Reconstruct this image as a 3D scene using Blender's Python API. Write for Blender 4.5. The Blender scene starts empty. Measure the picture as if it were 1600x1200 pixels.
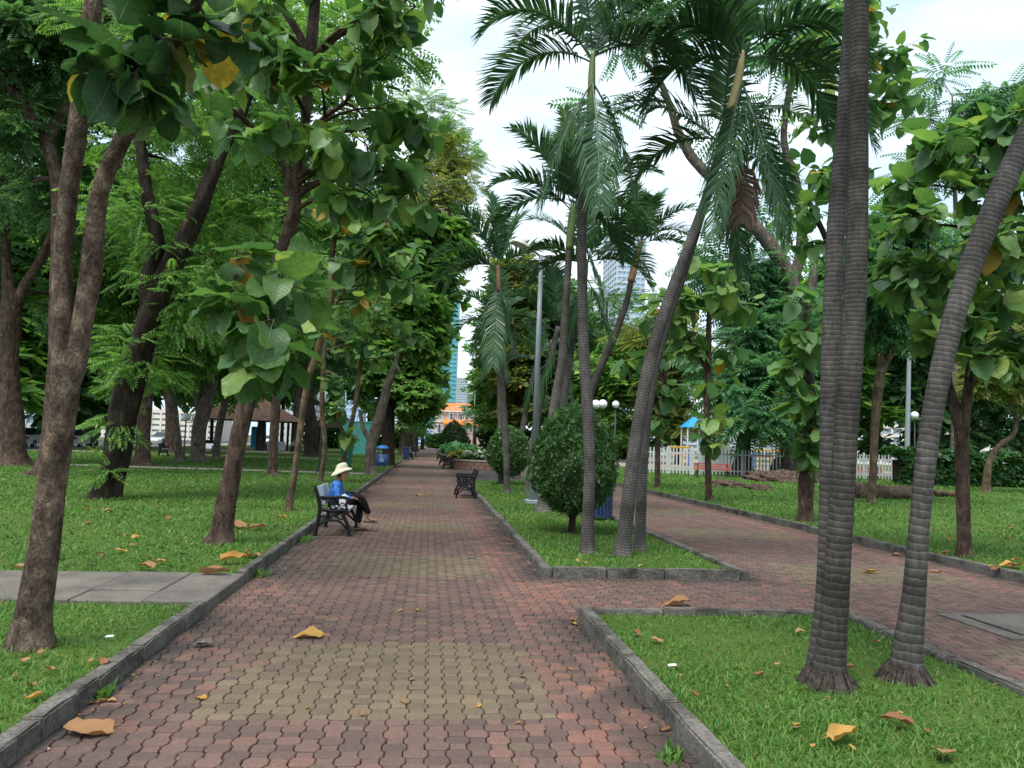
import bpy, bmesh, math, random
import numpy as np
from mathutils import Matrix, Vector

# ------------------------------------------------------------------ camera, world, sun, exposure
SC = bpy.context.scene
COL = SC.collection
R_ = math.radians
F_PX, CAM_H = 1200.0, 1.6                       # focal length in photo pixels (1600 wide), eye height
PITCH, YAW, ROLL = R_(4.407), R_(6.0165), R_(2.0)
FW = np.array([math.sin(YAW)*math.cos(PITCH), math.cos(YAW)*math.cos(PITCH), math.sin(PITCH)])
_rt0 = np.array([math.cos(YAW), -math.sin(YAW), 0.0]); _up0 = np.cross(_rt0, FW)
RT = math.cos(ROLL)*_rt0 + math.sin(ROLL)*_up0
UP = -math.sin(ROLL)*_rt0 + math.cos(ROLL)*_up0
CAM = np.array([0.0, 0.0, CAM_H])
cam_d = bpy.data.cameras.new('camera'); cam = bpy.data.objects.new('camera', cam_d); COL.objects.link(cam)
cam_d.sensor_width = 36.0; cam_d.lens = 36.0*F_PX/1600.0; cam_d.clip_end = 3000.0; cam_d.clip_start = 0.05
cam.matrix_world = Matrix(((RT[0], UP[0], -FW[0], 0), (RT[1], UP[1], -FW[1], 0), (RT[2], UP[2], -FW[2], CAM_H), (0, 0, 0, 1)))
SC.camera = cam

SUN_EL, SUN_AZ = R_(62), R_(215)                 # azimuth clockwise from +Y: behind the camera, a little left
W = bpy.data.worlds.new('World'); SC.world = W; W.use_nodes = True
nt = W.node_tree; nt.nodes.clear(); N = nt.nodes.new; L = nt.links.new
out = N('ShaderNodeOutputWorld'); bg = N('ShaderNodeBackground'); bg.inputs['Strength'].default_value = 0.12
sky = N('ShaderNodeTexSky'); sky.sky_type = 'NISHITA'; sky.sun_disc = False
sky.sun_elevation = SUN_EL; sky.sun_rotation = SUN_AZ; sky.air_density = 1.0; sky.dust_density = 1.5
tc = N('ShaderNodeTexCoord'); mp = N('ShaderNodeMapping'); mp.inputs['Scale'].default_value = (1.0, 1.0, 2.4)
nz = N('ShaderNodeTexNoise'); nz.inputs['Scale'].default_value = 2.6; nz.inputs['Detail'].default_value = 7; nz.inputs['Roughness'].default_value = 0.55
nz.inputs['Distortion'].default_value = 0.5
rp = N('ShaderNodeValToRGB'); rp.color_ramp.elements[0].position = 0.30; rp.color_ramp.elements[0].color = (0.62, 0.62, 0.62, 1)
rp.color_ramp.elements[1].position = 0.62; rp.color_ramp.elements[1].color = (1, 1, 1, 1)
nz2 = N('ShaderNodeTexNoise'); nz2.inputs['Scale'].default_value = 4.5; nz2.inputs['Detail'].default_value = 6
rp2 = N('ShaderNodeValToRGB'); rp2.color_ramp.elements[0].position = 0.36; rp2.color_ramp.elements[0].color = (3.35, 4.25, 4.95, 1)
rp2.color_ramp.elements[1].position = 0.6; rp2.color_ramp.elements[1].color = (4.9, 5.5, 5.9, 1)
mx = N('ShaderNodeMix'); mx.data_type = 'RGBA'
L(tc.outputs['Generated'], mp.inputs['Vector']); L(mp.outputs['Vector'], nz.inputs['Vector']); L(mp.outputs['Vector'], nz2.inputs['Vector'])
L(nz.outputs['Fac'], rp.inputs['Fac']); L(nz2.outputs['Fac'], rp2.inputs['Fac'])
L(rp.outputs['Color'], mx.inputs[0]); L(sky.outputs['Color'], mx.inputs[6]); L(rp2.outputs['Color'], mx.inputs[7])
L(mx.outputs[2], bg.inputs['Color']); L(bg.outputs['Background'], out.inputs['Surface'])

sl = bpy.data.lights.new('sun', 'SUN'); sl.energy = 2.2; sl.angle = R_(30); sl.color = (1.0, 0.97, 0.91)
sun = bpy.data.objects.new('sun', sl); COL.objects.link(sun)
_sd = Vector((math.sin(SUN_AZ)*math.cos(SUN_EL), math.cos(SUN_AZ)*math.cos(SUN_EL), math.sin(SUN_EL)))
sun.rotation_euler = _sd.to_track_quat('Z', 'Y').to_euler(); sun.location = (0, 0, 60)

vs = SC.view_settings; vs.view_transform = 'Standard'; vs.look = 'None'; vs.exposure = 1.1; vs.gamma = 1.0; vs.use_curve_mapping = False
SC.render.engine = 'CYCLES'
cy = SC.cycles; cy.use_denoising = True; cy.max_bounces = 6; cy.diffuse_bounces = 4; cy.glossy_bounces = 2
cy.transmission_bounces = 4; cy.transparent_max_bounces = 4; cy.caustics_reflective = False; cy.caustics_refractive = False
cy.sample_clamp_indirect = 6.0

# ------------------------------------------------------------------ helpers
rng = np.random.default_rng(11); random.seed(11)
LAWN_Z = 0.07
def ray(x, y): return FW + RT*(x-800)/F_PX - UP*(y-600)/F_PX
def gnd(x, y, z=0.0):
    d = ray(x, y); return CAM + d*((z-CAM_H)/d[2])
def px(x, y, d): return CAM + ray(x, y)*d
def depth(p): return float((np.asarray(p)-CAM) @ FW)
def nrm(v):
    v = np.asarray(v, float); return v/np.maximum(np.linalg.norm(v, axis=-1, keepdims=True), 1e-9)

def tag(o, label=None, cat=None, group=None, kind=None):
    if label: o['label'] = label
    if cat: o['category'] = cat
    if group: o['group'] = group
    if kind: o['kind'] = kind
    return o
def empty(name, loc, rz=0.0, label=None, cat=None, group=None, kind=None):
    o = bpy.data.objects.new(name, None); o.empty_display_size = 0.1; COL.objects.link(o)
    o.location = Vector([float(a) for a in loc]); o.rotation_euler = (0, 0, rz)
    return tag(o, label, cat, group, kind)
def link(name, me, mat=None, parent=None):
    o = bpy.data.objects.new(name, me)
    if mat is not None and len(me.materials) == 0: me.materials.append(mat)
    COL.objects.link(o)
    if parent is not None: o.parent = parent
    return o
def mesh_np(name, V, Q, smooth=False, attrs=None):
    V = np.asarray(V, np.float32); Q = np.asarray(Q, np.int32); k = Q.shape[1]
    me = bpy.data.meshes.new(name); me.vertices.add(len(V)); me.vertices.foreach_set('co', V.ravel())
    me.loops.add(Q.size); me.loops.foreach_set('vertex_index', Q.ravel())
    me.polygons.add(len(Q)); me.polygons.foreach_set('loop_start', np.arange(0, Q.size, k, dtype=np.int32))
    if attrs:
        for an, av in attrs.items():
            a = me.attributes.new(an, 'FLOAT', 'POINT'); a.data.foreach_set('value', np.asarray(av, np.float32))
    me.update(calc_edges=True)
    if smooth: me.polygons.foreach_set('use_smooth', np.ones(len(Q), bool))
    return me
class MB:
    """collects polygons for one mesh object"""
    def __init__(s): s.v = []; s.f = []; s.n = 0; s.a = []
    def add(s, V, Fs, att=None):
        V = np.asarray(V, float).reshape(-1, 3); s.v.append(V)
        s.f += [tuple(int(i)+s.n for i in f) for f in Fs]; s.n += len(V)
        s.a.append(np.zeros(len(V)) if att is None else np.asarray(att, float)); return s
    def box(s, c, size, M=None, ch=0.0):
        hx, hy, hz = [a/2 for a in size]
        if ch > 0:
            V = []
            for z, k in ((-hz, 0), (hz-ch, 0), (hz, 1)):
                e = ch*k
                V += [(-hx+e, -hy+e, z), (hx-e, -hy+e, z), (hx-e, hy-e, z), (-hx+e, hy-e, z)]
            Fs = [(3, 2, 1, 0), (8, 9, 10, 11)]
            for k in (0, 4):
                for i in range(4): Fs.append((k+i, k+(i+1) % 4, k+4+(i+1) % 4, k+4+i))
        else:
            V = [(x, y, z) for z in (-hz, hz) for (x, y) in ((-hx, -hy), (hx, -hy), (hx, hy), (-hx, hy))]
            Fs = [(3, 2, 1, 0), (4, 5, 6, 7)] + [(i, (i+1) % 4, 4+(i+1) % 4, 4+i) for i in range(4)]
        V = np.array(V)
        if M is not None: V = V @ np.asarray(M).T
        return s.add(V+np.asarray(c), Fs)
    def tube(s, P, rad, n=8, cap=True, phase=0.0, wob=0.0, seed=0):
        P = np.asarray(P, float); m = len(P); rad = np.broadcast_to(np.asarray(rad, float), (m,))
        T = np.gradient(P, axis=0); T = nrm(T)
        ref = np.array([0.0, 1.0, 0.0]) if abs(T[0][1]) < 0.8 else np.array([1.0, 0, 0])
        u = nrm(np.cross(T[0], ref)); V = []; att = []
        seg = np.concatenate([[0], np.cumsum(np.linalg.norm(np.diff(P, axis=0), axis=1))])
        rs = np.random.default_rng(seed); a1, a2, a3 = rs.uniform(0, 6.28, 3)
        an = np.arange(n)/n*2*math.pi+phase
        for i in range(m):
            u = nrm(u - T[i]*np.dot(u, T[i])); w = np.cross(T[i], u)
            r = rad[i]*(1+wob*(np.sin(2*an+a1+seg[i]*1.3)+.8*np.sin(3*an+a2-seg[i]*2.1)+.5*np.sin(5*an+a3+seg[i]*3.7)))
            V.append(P[i]+np.outer(np.cos(an)*r, u)+np.outer(np.sin(an)*r, w)); att += [seg[i]]*n
        V = np.concatenate(V); Fs = []
        for i in range(m-1):
            for k in range(n): Fs.append((i*n+k, i*n+(k+1) % n, (i+1)*n+(k+1) % n, (i+1)*n+k))
        if cap: Fs += [tuple(range(n-1, -1, -1)), tuple((m-1)*n+k for k in range(n))]
        return s.add(V, Fs, att)
    def lathe(s, c, prof, n=16, a0=0, a1=2*math.pi):
        full = abs(a1-a0-2*math.pi) < 1e-6; k = n if full else n+1
        an = a0+np.arange(k)*(a1-a0)/n; V = []
        for r, z in prof: V += [(r*math.cos(a), r*math.sin(a), z) for a in an]
        Fs = []
        for i in range(len(prof)-1):
            for j in range(n):
                j2 = (j+1) % k; Fs.append((i*k+j, i*k+j2, (i+1)*k+j2, (i+1)*k+j))
        return s.add(np.array(V)+np.asarray(c), Fs)
    def build(s, name, mat, parent=None, smooth=False, attr=None, rel=None):
        V = np.concatenate(s.v)
        if rel is not None: V = V-np.asarray(rel)
        me = bpy.data.meshes.new(name); me.from_pydata(V.tolist(), [], s.f); me.update()
        if attr:
            a = me.attributes.new(attr, 'FLOAT', 'POINT'); a.data.foreach_set('value', np.concatenate(s.a).astype(np.float32))
        if smooth: me.polygons.foreach_set('use_smooth', np.ones(len(me.polygons), bool))
        return link(name, me, mat, parent)
def spline(P, k=6):
    """Catmull-Rom through the control rows (any width)"""
    P = np.asarray(P, float); Q = np.vstack([2*P[0]-P[1], P, 2*P[-1]-P[-2]]); o = []
    for i in range(1, len(Q)-2):
        for t in np.linspace(0, 1, k, endpoint=False):
            a, b, c, d = Q[i-1], Q[i], Q[i+1], Q[i+2]
            o.append(.5*((2*b)+(-a+c)*t+(2*a-5*b+4*c-d)*t*t+(-a+3*b-3*c+d)*t**3))
    o.append(Q[-2]); return np.array(o)
def stamp(T, TQ, base, d, up, s):
    """copies template T (x across, y along, z normal) with quads TQ to N frames"""
    d = nrm(d); x = nrm(np.cross(d, up)); z = np.cross(x, d); s = np.broadcast_to(np.asarray(s, float), (len(base),))
    V = base[:, None, :] + s[:, None, None]*(T[None, :, 0:1]*x[:, None, :]+T[None, :, 1:2]*d[:, None, :]+T[None, :, 2:3]*z[:, None, :])
    Q = TQ[None]+(np.arange(len(base))*len(T))[:, None, None]
    return V.reshape(-1, 3), Q.reshape(-1, TQ.shape[1])

# ------------------------------------------------------------------ materials
MATS = {}
def newmat(name):
    m = bpy.data.materials.new(name); m.use_nodes = True; t = m.node_tree; t.nodes.clear()
    o = t.nodes.new('ShaderNodeOutputMaterial'); return m, t, o
def principled(t, rough=.6, spec=.3, metal=0.0):
    b = t.nodes.new('ShaderNodeBsdfPrincipled'); b.inputs['Roughness'].default_value = rough
    b.inputs['Specular IOR Level'].default_value = spec; b.inputs['Metallic'].default_value = metal; return b
def ramp(t, stops):
    r = t.nodes.new('ShaderNodeValToRGB'); e = r.color_ramp.elements
    while len(e) < len(stops): e.new(0.5)
    for i, (p, c) in enumerate(stops): e[i].position = p; e[i].color = (*c, 1)
    return r
def noise(t, vec, scale, detail=5, rough=.6, mapscale=None):
    n = t.nodes.new('ShaderNodeTexNoise'); n.inputs['Scale'].default_value = scale; n.inputs['Detail'].default_value = detail
    n.inputs['Roughness'].default_value = rough
    if mapscale:
        m = t.nodes.new('ShaderNodeMapping'); m.inputs['Scale'].default_value = mapscale; t.links.new(vec, m.inputs['Vector']); vec = m.outputs['Vector']
    t.links.new(vec, n.inputs['Vector']); return n
def mixc(t, fac, a, b, mode='MIX'):
    m = t.nodes.new('ShaderNodeMix'); m.data_type = 'RGBA'; m.blend_type = mode
    for i, v in ((0, fac), (6, a), (7, b)):
        if hasattr(v, 'links') or isinstance(v, bpy.types.NodeSocket): t.links.new(v, m.inputs[i])
        elif i == 0: m.inputs[0].default_value = v
        else: m.inputs[i].default_value = (*v, 1)
    return m.outputs[2]
def math_(t, op, a, b=None):
    m = t.nodes.new('ShaderNodeMath'); m.operation = op
    for i, v in ((0, a), (1, b)):
        if v is None: continue
        if isinstance(v, bpy.types.NodeSocket): t.links.new(v, m.inputs[i])
        else: m.inputs[i].default_value = v
    return m.outputs[0]
def bump(t, h, bsdf, strength=.4, dist=.02):
    b = t.nodes.new('ShaderNodeBump'); b.inputs['Strength'].default_value = strength; b.inputs['Distance'].default_value = dist
    t.links.new(h, b.inputs['Height']); t.links.new(b.outputs['Normal'], bsdf.inputs['Normal'])
def pos(t): return t.nodes.new('ShaderNodeNewGeometry').outputs['Position']
def objc(t): return t.nodes.new('ShaderNodeTexCoord').outputs['Object']
def rnd(t):
    a = t.nodes.new('ShaderNodeObjectInfo').outputs['Random']; b = t.nodes.new('ShaderNodeNewGeometry').outputs['Random Per Island']
    return math_(t, 'FRACT', math_(t, 'ADD', a, b))
def plain(name, c, rough=.6, spec=.3, metal=0.0, var=.15, scale=6.0, bmp=0.0, emit=None):
    m, t, o = newmat(name); b = principled(t, rough, spec, metal); n = noise(t, objc(t), scale)
    c0 = tuple(x*(1-var) for x in c); c1 = tuple(min(1, x*(1+var)) for x in c)
    r = ramp(t, [(.3, c0), (.7, c1)]); t.links.new(n.outputs['Fac'], r.inputs['Fac']); t.links.new(r.outputs['Color'], b.inputs['Base Color'])
    if bmp: bump(t, n.outputs['Fac'], b, bmp)
    if emit: b.inputs['Emission Color'].default_value = (*emit[0], 1); b.inputs['Emission Strength'].default_value = emit[1]
    t.links.new(b.outputs[0], o.inputs['Surface']); MATS[name] = m; return m
def leafmat(name, stops, trans=.34, rough=.45, spec=.35, tint=(1.18, 1.22, .78), vein=False, gain=1.0):
    stops = [(p, (c[0]*gain, c[1]*gain*.96, (c[2]+.006)*gain)) for p, c in stops]
    m, t, o = newmat(name); b = principled(t, rough, spec); r = ramp(t, stops); t.links.new(rnd(t), r.inputs['Fac'])
    n = noise(t, pos(t), .55, 3); c = mixc(t, 1.0, r.outputs['Color'], ramp_out(t, n.outputs['Fac']), 'MULTIPLY')
    if vein:                                     # pale midrib and side veins in the leaf's own axes
        sx = t.nodes.new('ShaderNodeSeparateXYZ'); t.links.new(objc(t), sx.inputs[0]); ax = math_(t, 'ABSOLUTE', sx.outputs['X'])
        q = math_(t, 'FRACT', math_(t, 'MULTIPLY', math_(t, 'SUBTRACT', sx.outputs['Y'], math_(t, 'MULTIPLY', ax, .75)), 7.5)); q = math_(t, 'ABSOLUTE', math_(t, 'SUBTRACT', q, .5))
        sv = ramp(t, [(0, (1,)*3), (.10, (0,)*3)]); t.links.new(q, sv.inputs['Fac']); mv = ramp(t, [(.006, (1,)*3), (.016, (0,)*3)]); t.links.new(ax, mv.inputs['Fac'])
        vv = math_(t, 'MAXIMUM', math_(t, 'MULTIPLY', sv.outputs['Color'], .45), math_(t, 'MULTIPLY', mv.outputs['Color'], .9)); nb = noise(t, objc(t), 7, 4); rb = ramp(t, [(.35, (.72, .74, .7)), (.65, (1.15, 1.15, 1.1))]); t.links.new(nb.outputs['Fac'], rb.inputs['Fac'])
        c = mixc(t, 1.0, c, rb.outputs['Color'], 'MULTIPLY'); c = mixc(t, math_(t, 'MULTIPLY', vv, .45), c, (.2, .27, .1)); bump(t, math_(t, 'SUBTRACT', 1.0, vv), b, .5, .012)
    t.links.new(c, b.inputs['Base Color']); tr = t.nodes.new('ShaderNodeBsdfTranslucent')
    t.links.new(mixc(t, 1.0, c, tint, 'MULTIPLY'), tr.inputs['Color']); ms = t.nodes.new('ShaderNodeMixShader'); ms.inputs[0].default_value = trans
    t.links.new(b.outputs[0], ms.inputs[1]); t.links.new(tr.outputs[0], ms.inputs[2]); t.links.new(ms.outputs[0], o.inputs['Surface']); MATS[name] = m; return m
def ramp_out(t, fac):
    r = ramp(t, [(.3, (.78, .8, .8)), (.7, (1.15, 1.12, 1.05))]); t.links.new(fac, r.inputs['Fac']); return r.outputs['Color']
def barkmat(name, c0, c1, c2, scale=9.0, zs=.25, bmp=.7):
    m, t, o = newmat(name); b = principled(t, .88, .12); oc = objc(t)
    n1 = noise(t, oc, scale, 8, .68, (1, 1, zs)); n2 = noise(t, oc, scale*.33, 4, .6); n3 = noise(t, oc, scale*4.5, 4, .6, (1, 1, .5))
    r = ramp(t, [(.30, c0), (.52, c1), (.74, c2)]); t.links.new(n1.outputs['Fac'], r.inputs['Fac'])
    r2 = ramp(t, [(.35, (.55, .55, .55)), (.65, (1.25, 1.22, 1.18))]); t.links.new(n2.outputs['Fac'], r2.inputs['Fac'])
    r3 = ramp(t, [(.35, (.7, .7, .7)), (.65, (1.2, 1.2, 1.2))]); t.links.new(n3.outputs['Fac'], r3.inputs['Fac'])
    c = mixc(t, 1.0, mixc(t, 1.0, r.outputs['Color'], r2.outputs['Color'], 'MULTIPLY'), r3.outputs['Color'], 'MULTIPLY')
    t.links.new(c, b.inputs['Base Color']); h = math_(t, 'ADD', n1.outputs['Fac'], math_(t, 'MULTIPLY', n3.outputs['Fac'], .5)); bump(t, h, b, bmp, .05)
    t.links.new(b.outputs[0], o.inputs['Surface']); MATS[name] = m; return m
def palmbark(name, c0, c1):
    """ring-scarred palm trunk: rings follow the length of the trunk"""
    m, t, o = newmat(name); b = principled(t, .85, .15); oc = objc(t)
    at = t.nodes.new('ShaderNodeAttribute'); at.attribute_name = 'tl'
    n = noise(t, oc, 7, 4); n2 = noise(t, oc, 30, 5, .65, (1, 1, .35)); n4 = noise(t, oc, 2.2, 3)
    w = math_(t, 'ADD', math_(t, 'MULTIPLY', at.outputs['Fac'], 1.0), math_(t, 'MULTIPLY', n.outputs['Fac'], 1.0))
    fr = math_(t, 'FRACT', w); r = ramp(t, [(0, tuple(x*.78 for x in c0)), (.14, c0), (.5, tuple((x+y)/2 for x, y in zip(c0, c1))), (.74, c1), (.84, tuple(x*1.38 for x in c1)), (.92, tuple(x*1.2 for x in c1)), (1, tuple(x*.78 for x in c0))])
    t.links.new(fr, r.inputs['Fac']); r2 = ramp(t, [(.3, (.6, .6, .6)), (.7, (1.3, 1.3, 1.3))]); t.links.new(n2.outputs['Fac'], r2.inputs['Fac'])
    r4 = ramp(t, [(.32, (.55, .53, .5)), (.5, (.95, .95, .95)), (.68, (1.3, 1.32, 1.28))]); t.links.new(n4.outputs['Fac'], r4.inputs['Fac'])
    t.links.new(mixc(t, 1.0, mixc(t, 1.0, r.outputs['Color'], r2.outputs['Color'], 'MULTIPLY'), r4.outputs['Color'], 'MULTIPLY'), b.inputs['Base Color'])
    pk = ramp(t, [(0, (.0,)*3), (.12, (.35,)*3), (.7, (.5,)*3), (.86, (1,)*3), (1, (.0,)*3)]); t.links.new(fr, pk.inputs['Fac'])
    bump(t, math_(t, 'ADD', pk.outputs['Color'], math_(t, 'MULTIPLY', n2.outputs['Fac'], .6)), b, .3, .004)
    t.links.new(b.outputs[0], o.inputs['Surface']); MATS[name] = m; return m
def pavermat(name, stops, dirt=.75):
    m, t, o = newmat(name); b = principled(t, .82, .25); p = pos(t)
    r = ramp(t, stops); t.links.new(rnd(t), r.inputs['Fac'])
    n = noise(t, p, .9, 6, .62); rd = ramp(t, [(.42, (0, 0, 0)), (.66, (1, 1, 1))]); t.links.new(n.outputs['Fac'], rd.inputs['Fac'])
    # moss and dirt collect beside both kerbs of the walk
    sx = t.nodes.new('ShaderNodeSeparateXYZ'); t.links.new(p, sx.inputs[0])
    e1 = math_(t, 'ABSOLUTE', math_(t, 'ADD', sx.outputs['X'], .23)); e1 = ramp_fac(t, e1, 1.05, 1.62)
    e2 = ramp_fac(t, math_(t, 'ABSOLUTE', math_(t, 'ADD', sx.outputs['X'], -5.94)), 1.35, 1.9); e3 = ramp_fac(t, math_(t, 'ABSOLUTE', math_(t, 'ADD', sx.outputs['Y'], -8.2)), .65, 1.15); e1 = math_(t, 'MINIMUM', math_(t, 'MINIMUM', e1, e2), e3)
    n2 = noise(t, p, 2.6, 6, .6); k2 = ramp(t, [(.36, (0,)*3), (.52, (1,)*3)]); t.links.new(n2.outputs['Fac'], k2.inputs['Fac'])
    edge = math_(t, 'MULTIPLY', math_(t, 'MULTIPLY', e1, k2.outputs['Color']), .95)
    c = mixc(t, math_(t, 'MULTIPLY', rd.outputs['Color'], dirt*.4), r.outputs['Color'], (.085, .062, .055))
    c = mixc(t, edge, c, (.038, .036, .033))
    n3 = noise(t, p, 45, 4, .7); r3 = ramp(t, [(.3, (.75,)*3), (.7, (1.2,)*3)]); t.links.new(n3.outputs['Fac'], r3.inputs['Fac'])
    t.links.new(mixc(t, 1.0, c, r3.outputs['Color'], 'MULTIPLY'), b.inputs['Base Color']); bump(t, n3.outputs['Fac'], b, .3, .004)
    t.links.new(b.outputs[0], o.inputs['Surface']); MATS[name] = m; return m
def ramp_fac(t, v, a, b_):
    m = t.nodes.new('ShaderNodeMapRange'); m.inputs['From Min'].default_value = a; m.inputs['From Max'].default_value = b_
    t.links.new(v, m.inputs['Value']); return m.outputs[0]
def concrete(name, c, dark, scale=3.0, spk=60.0):
    m, t, o = newmat(name); b = principled(t, .9, .2); p = pos(t)
    n = noise(t, p, scale, 8, .65); n2 = noise(t, p, spk, 3, .7)
    r = ramp(t, [(.33, dark), (.52, c), (.7, tuple(min(1, x*1.3) for x in c))]); t.links.new(n.outputs['Fac'], r.inputs['Fac'])
    r2 = ramp(t, [(.35, (.6,)*3), (.65, (1.3,)*3)]); t.links.new(n2.outputs['Fac'], r2.inputs['Fac'])
    t.links.new(mixc(t, 1.0, r.outputs['Color'], r2.outputs['Color'], 'MULTIPLY'), b.inputs['Base Color']); bump(t, n2.outputs['Fac'], b, .4, .006)
    t.links.new(b.outputs[0], o.inputs['Surface']); MATS[name] = m; return m
def groundmat(name, stops, scale=.6, fine=14.0):
    m, t, o = newmat(name); b = principled(t, .95, .1); p = pos(t)
    n = noise(t, p, scale, 6, .6); n2 = noise(t, p, fine, 5, .7); r = ramp(t, stops)
    t.links.new(math_(t, 'ADD', math_(t, 'MULTIPLY', n.outputs['Fac'], .6), math_(t, 'MULTIPLY', n2.outputs['Fac'], .4)), r.inputs['Fac'])
    t.links.new(r.outputs['Color'], b.inputs['Base Color']); bump(t, n2.outputs['Fac'], b, .5, .03)
    t.links.new(b.outputs[0], o.inputs['Surface']); MATS[name] = m; return m

M_PRED = pavermat('paver_red', [(0, (.094, .064, .055)), (.35, (.126, .081, .068)), (.7, (.146, .093, .077)), (1, (.18, .099, .078))])
M_PBRD = pavermat('paver_border_red', [(0, (.12, .08, .068)), (.4, (.165, .096, .078)), (.75, (.21, .106, .082)), (1, (.255, .118, .086))], .9)
M_PYEL = pavermat('paver_ochre', [(0, (.118, .09, .061)), (.5, (.145, .112, .074)), (1, (.17, .13, .086))], .8)
M_JOINT = plain('joint_sand', (.022, .017, .014), .95, .05, var=.4, scale=30)
M_KERB = concrete('kerb_concrete', (.13, .12, .106), (.035, .034, .03), 2.6, 38)
M_SLAB = concrete('slab_concrete', (.145, .13, .114), (.085, .077, .068), 1.6, 90)
M_FARPATH = concrete('far_path_concrete', (.3, .26, .23), (.2, .17, .15), .8, 30)
M_ASPH = concrete('asphalt', (.07, .07, .072), (.045, .045, .046), .5, 60)
M_LAWN = groundmat('lawn_soil', [(.3, (.035, .06, .014)), (.5, (.06, .105, .02)), (.68, (.085, .115, .03))])
M_GROUND = groundmat('park_ground', [(.3, (.05, .07, .025)), (.5, (.075, .1, .035)), (.7, (.12, .11, .06))], .12, 3)
M_GRASS = leafmat('grass_blade', [(0, (.045, .13, .02)), (.45, (.075, .19, .03)), (.8, (.115, .235, .042)), (.97, (.17, .24, .06)), (1, (.24, .21, .09))], .4, .5, .25, gain=1.18)
G_TEAK = [(0, (.032, .085, .025)), (.35, (.05, .12, .032)), (.65, (.075, .155, .036)), (.9, (.11, .2, .042)), (1, (.16, .23, .05))]
G_TEAKD = [(0, (.022, .06, .02)), (.5, (.034, .09, .026)), (.9, (.055, .125, .032)), (1, (.3, .22, .03))]
M_TEAK = leafmat('broad_leaf', G_TEAK, .5, .42, .5, gain=1.8)
M_TEAKD = leafmat('broad_leaf_deep', G_TEAKD, .5, .42, .5, gain=1.6)
M_VEIN = {M_TEAK.name: leafmat('veined_leaf', G_TEAK, .45, .42, .45, vein=True, gain=1.7), M_TEAKD.name: leafmat('veined_leaf_deep', G_TEAKD, .45, .42, .45, vein=True, gain=1.55)}
M_TEAKY = leafmat('broad_leaf_yellow', [(0, (.3, .24, .04)), (.5, (.38, .27, .04)), (1, (.3, .17, .04))], .4, .5, .3, (1.2, 1.1, .6))
M_FINE = leafmat('fine_leaf', [(0, (.034, .085, .018)), (.5, (.06, .14, .026)), (.85, (.1, .19, .034)), (1, (.15, .22, .045))], .5, .5, .3, gain=2.15)
M_FINED = leafmat('fine_leaf_dark', [(0, (.024, .06, .022)), (.5, (.04, .092, .03)), (1, (.068, .135, .04))], .5, .5, .3, gain=2.2)
M_FINEB = leafmat('fine_leaf_blue', [(0, (.03, .085, .04)), (.5, (.05, .135, .055)), (1, (.085, .185, .07))], .5, .5, .3, gain=1.95)
M_OLIVE = leafmat('olive_leaf', [(0, (.055, .09, .02)), (.5, (.095, .135, .027)), (.85, (.14, .165, .034)), (1, (.18, .14, .035))], .5, .5, .3, gain=1.8)
M_FROND = leafmat('palm_leaflet', [(0, (.026, .07, .03)), (.5, (.04, .1, .04)), (1, (.065, .14, .052))], .36, .4, .45, gain=1.45)
M_FRONDY = leafmat('palm_leaflet_young', [(0, (.08, .17, .03)), (1, (.14, .23, .05))], .35, .4, .4)
M_DEAD = leafmat('palm_leaflet_dead', [(0, (.07, .052, .038)), (.6, (.115, .085, .06)), (1, (.17, .13, .095))], .15, .8, .1, (1.1, 1, .8))
M_TOPI = leafmat('topiary_leaf', [(0, (.024, .07, .016)), (.5, (.042, .11, .024)), (.9, (.075, .16, .034)), (1, (.12, .21, .045))], .36, .35, .5, gain=1.5)
M_HEDGE = leafmat('hedge_leaf', [(0, (.022, .075, .022)), (.5, (.04, .12, .03)), (1, (.07, .17, .04))], .3, .4, .4)
M_DRY = leafmat('dry_leaf', [(0, (.2, .1, .045)), (.4, (.3, .17, .075)), (.8, (.36, .22, .1)), (1, (.42, .3, .14))], .2, .7, .15, (1.1, 1, .8))
M_GOLD = leafmat('golden_leaf', [(0, (.4, .22, .05)), (1, (.46, .3, .08))], .2, .6, .2, (1.1, 1, .6))
M_BARK = barkmat('bark_brown', (.045, .032, .026), (.15, .11, .085), (.34, .27, .21), 15, .55, 1.0)
M_BARKR = barkmat('bark_reddish', (.04, .027, .021), (.11, .076, .06), (.21, .155, .12), 13, .28, 1.0)
M_BARKD = barkmat('bark_dark', (.014, .011, .009), (.04, .03, .024), (.085, .066, .05), 9, .16, 1.0)
M_BARKG = barkmat('bark_grey', (.055, .045, .038), (.15, .125, .105), (.27, .23, .2), 9, .35, .9)
M_BARKT = barkmat('bark_tan', (.06, .045, .03), (.14, .105, .07), (.22, .17, .12), 10, .3)
M_PALM = palmbark('palm_trunk', (.064, .058, .055), (.105, .098, .094))
M_PALMD = palmbark('palm_trunk_dark', (.044, .039, .036), (.076, .068, .062))
M_PALMF = palmbark('palm_trunk_far', (.078, .07, .064), (.125, .112, .103))
M_SHAFT = plain('crownshaft_green', (.15, .2, .07), .5, .4, var=.25, scale=4)
M_SHAFTB = plain('crownshaft_brown', (.25, .15, .085), .8, .2, var=.3, scale=5)
M_SHAFTW = plain('crownshaft_pale', (.45, .37, .18), .55, .3, var=.25, scale=4)
M_ROOT = plain('palm_root_fibre', (.06, .05, .043), .95, .05, var=.6, scale=25, bmp=.8)
M_IRON = plain('black_cast_iron', (.008, .008, .009), .6, .25, var=.3, scale=20)
M_WHITE = plain('white_painted_slab', (.55, .58, .6), .5, .3, var=.12, scale=5)
M_BLACKSLAT = plain('black_slat', (.013, .013, .014), .6, .25, var=.3)
M_REDSLAT = plain('faded_red_slat', (.3, .1, .075), .7, .2, var=.25)
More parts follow.
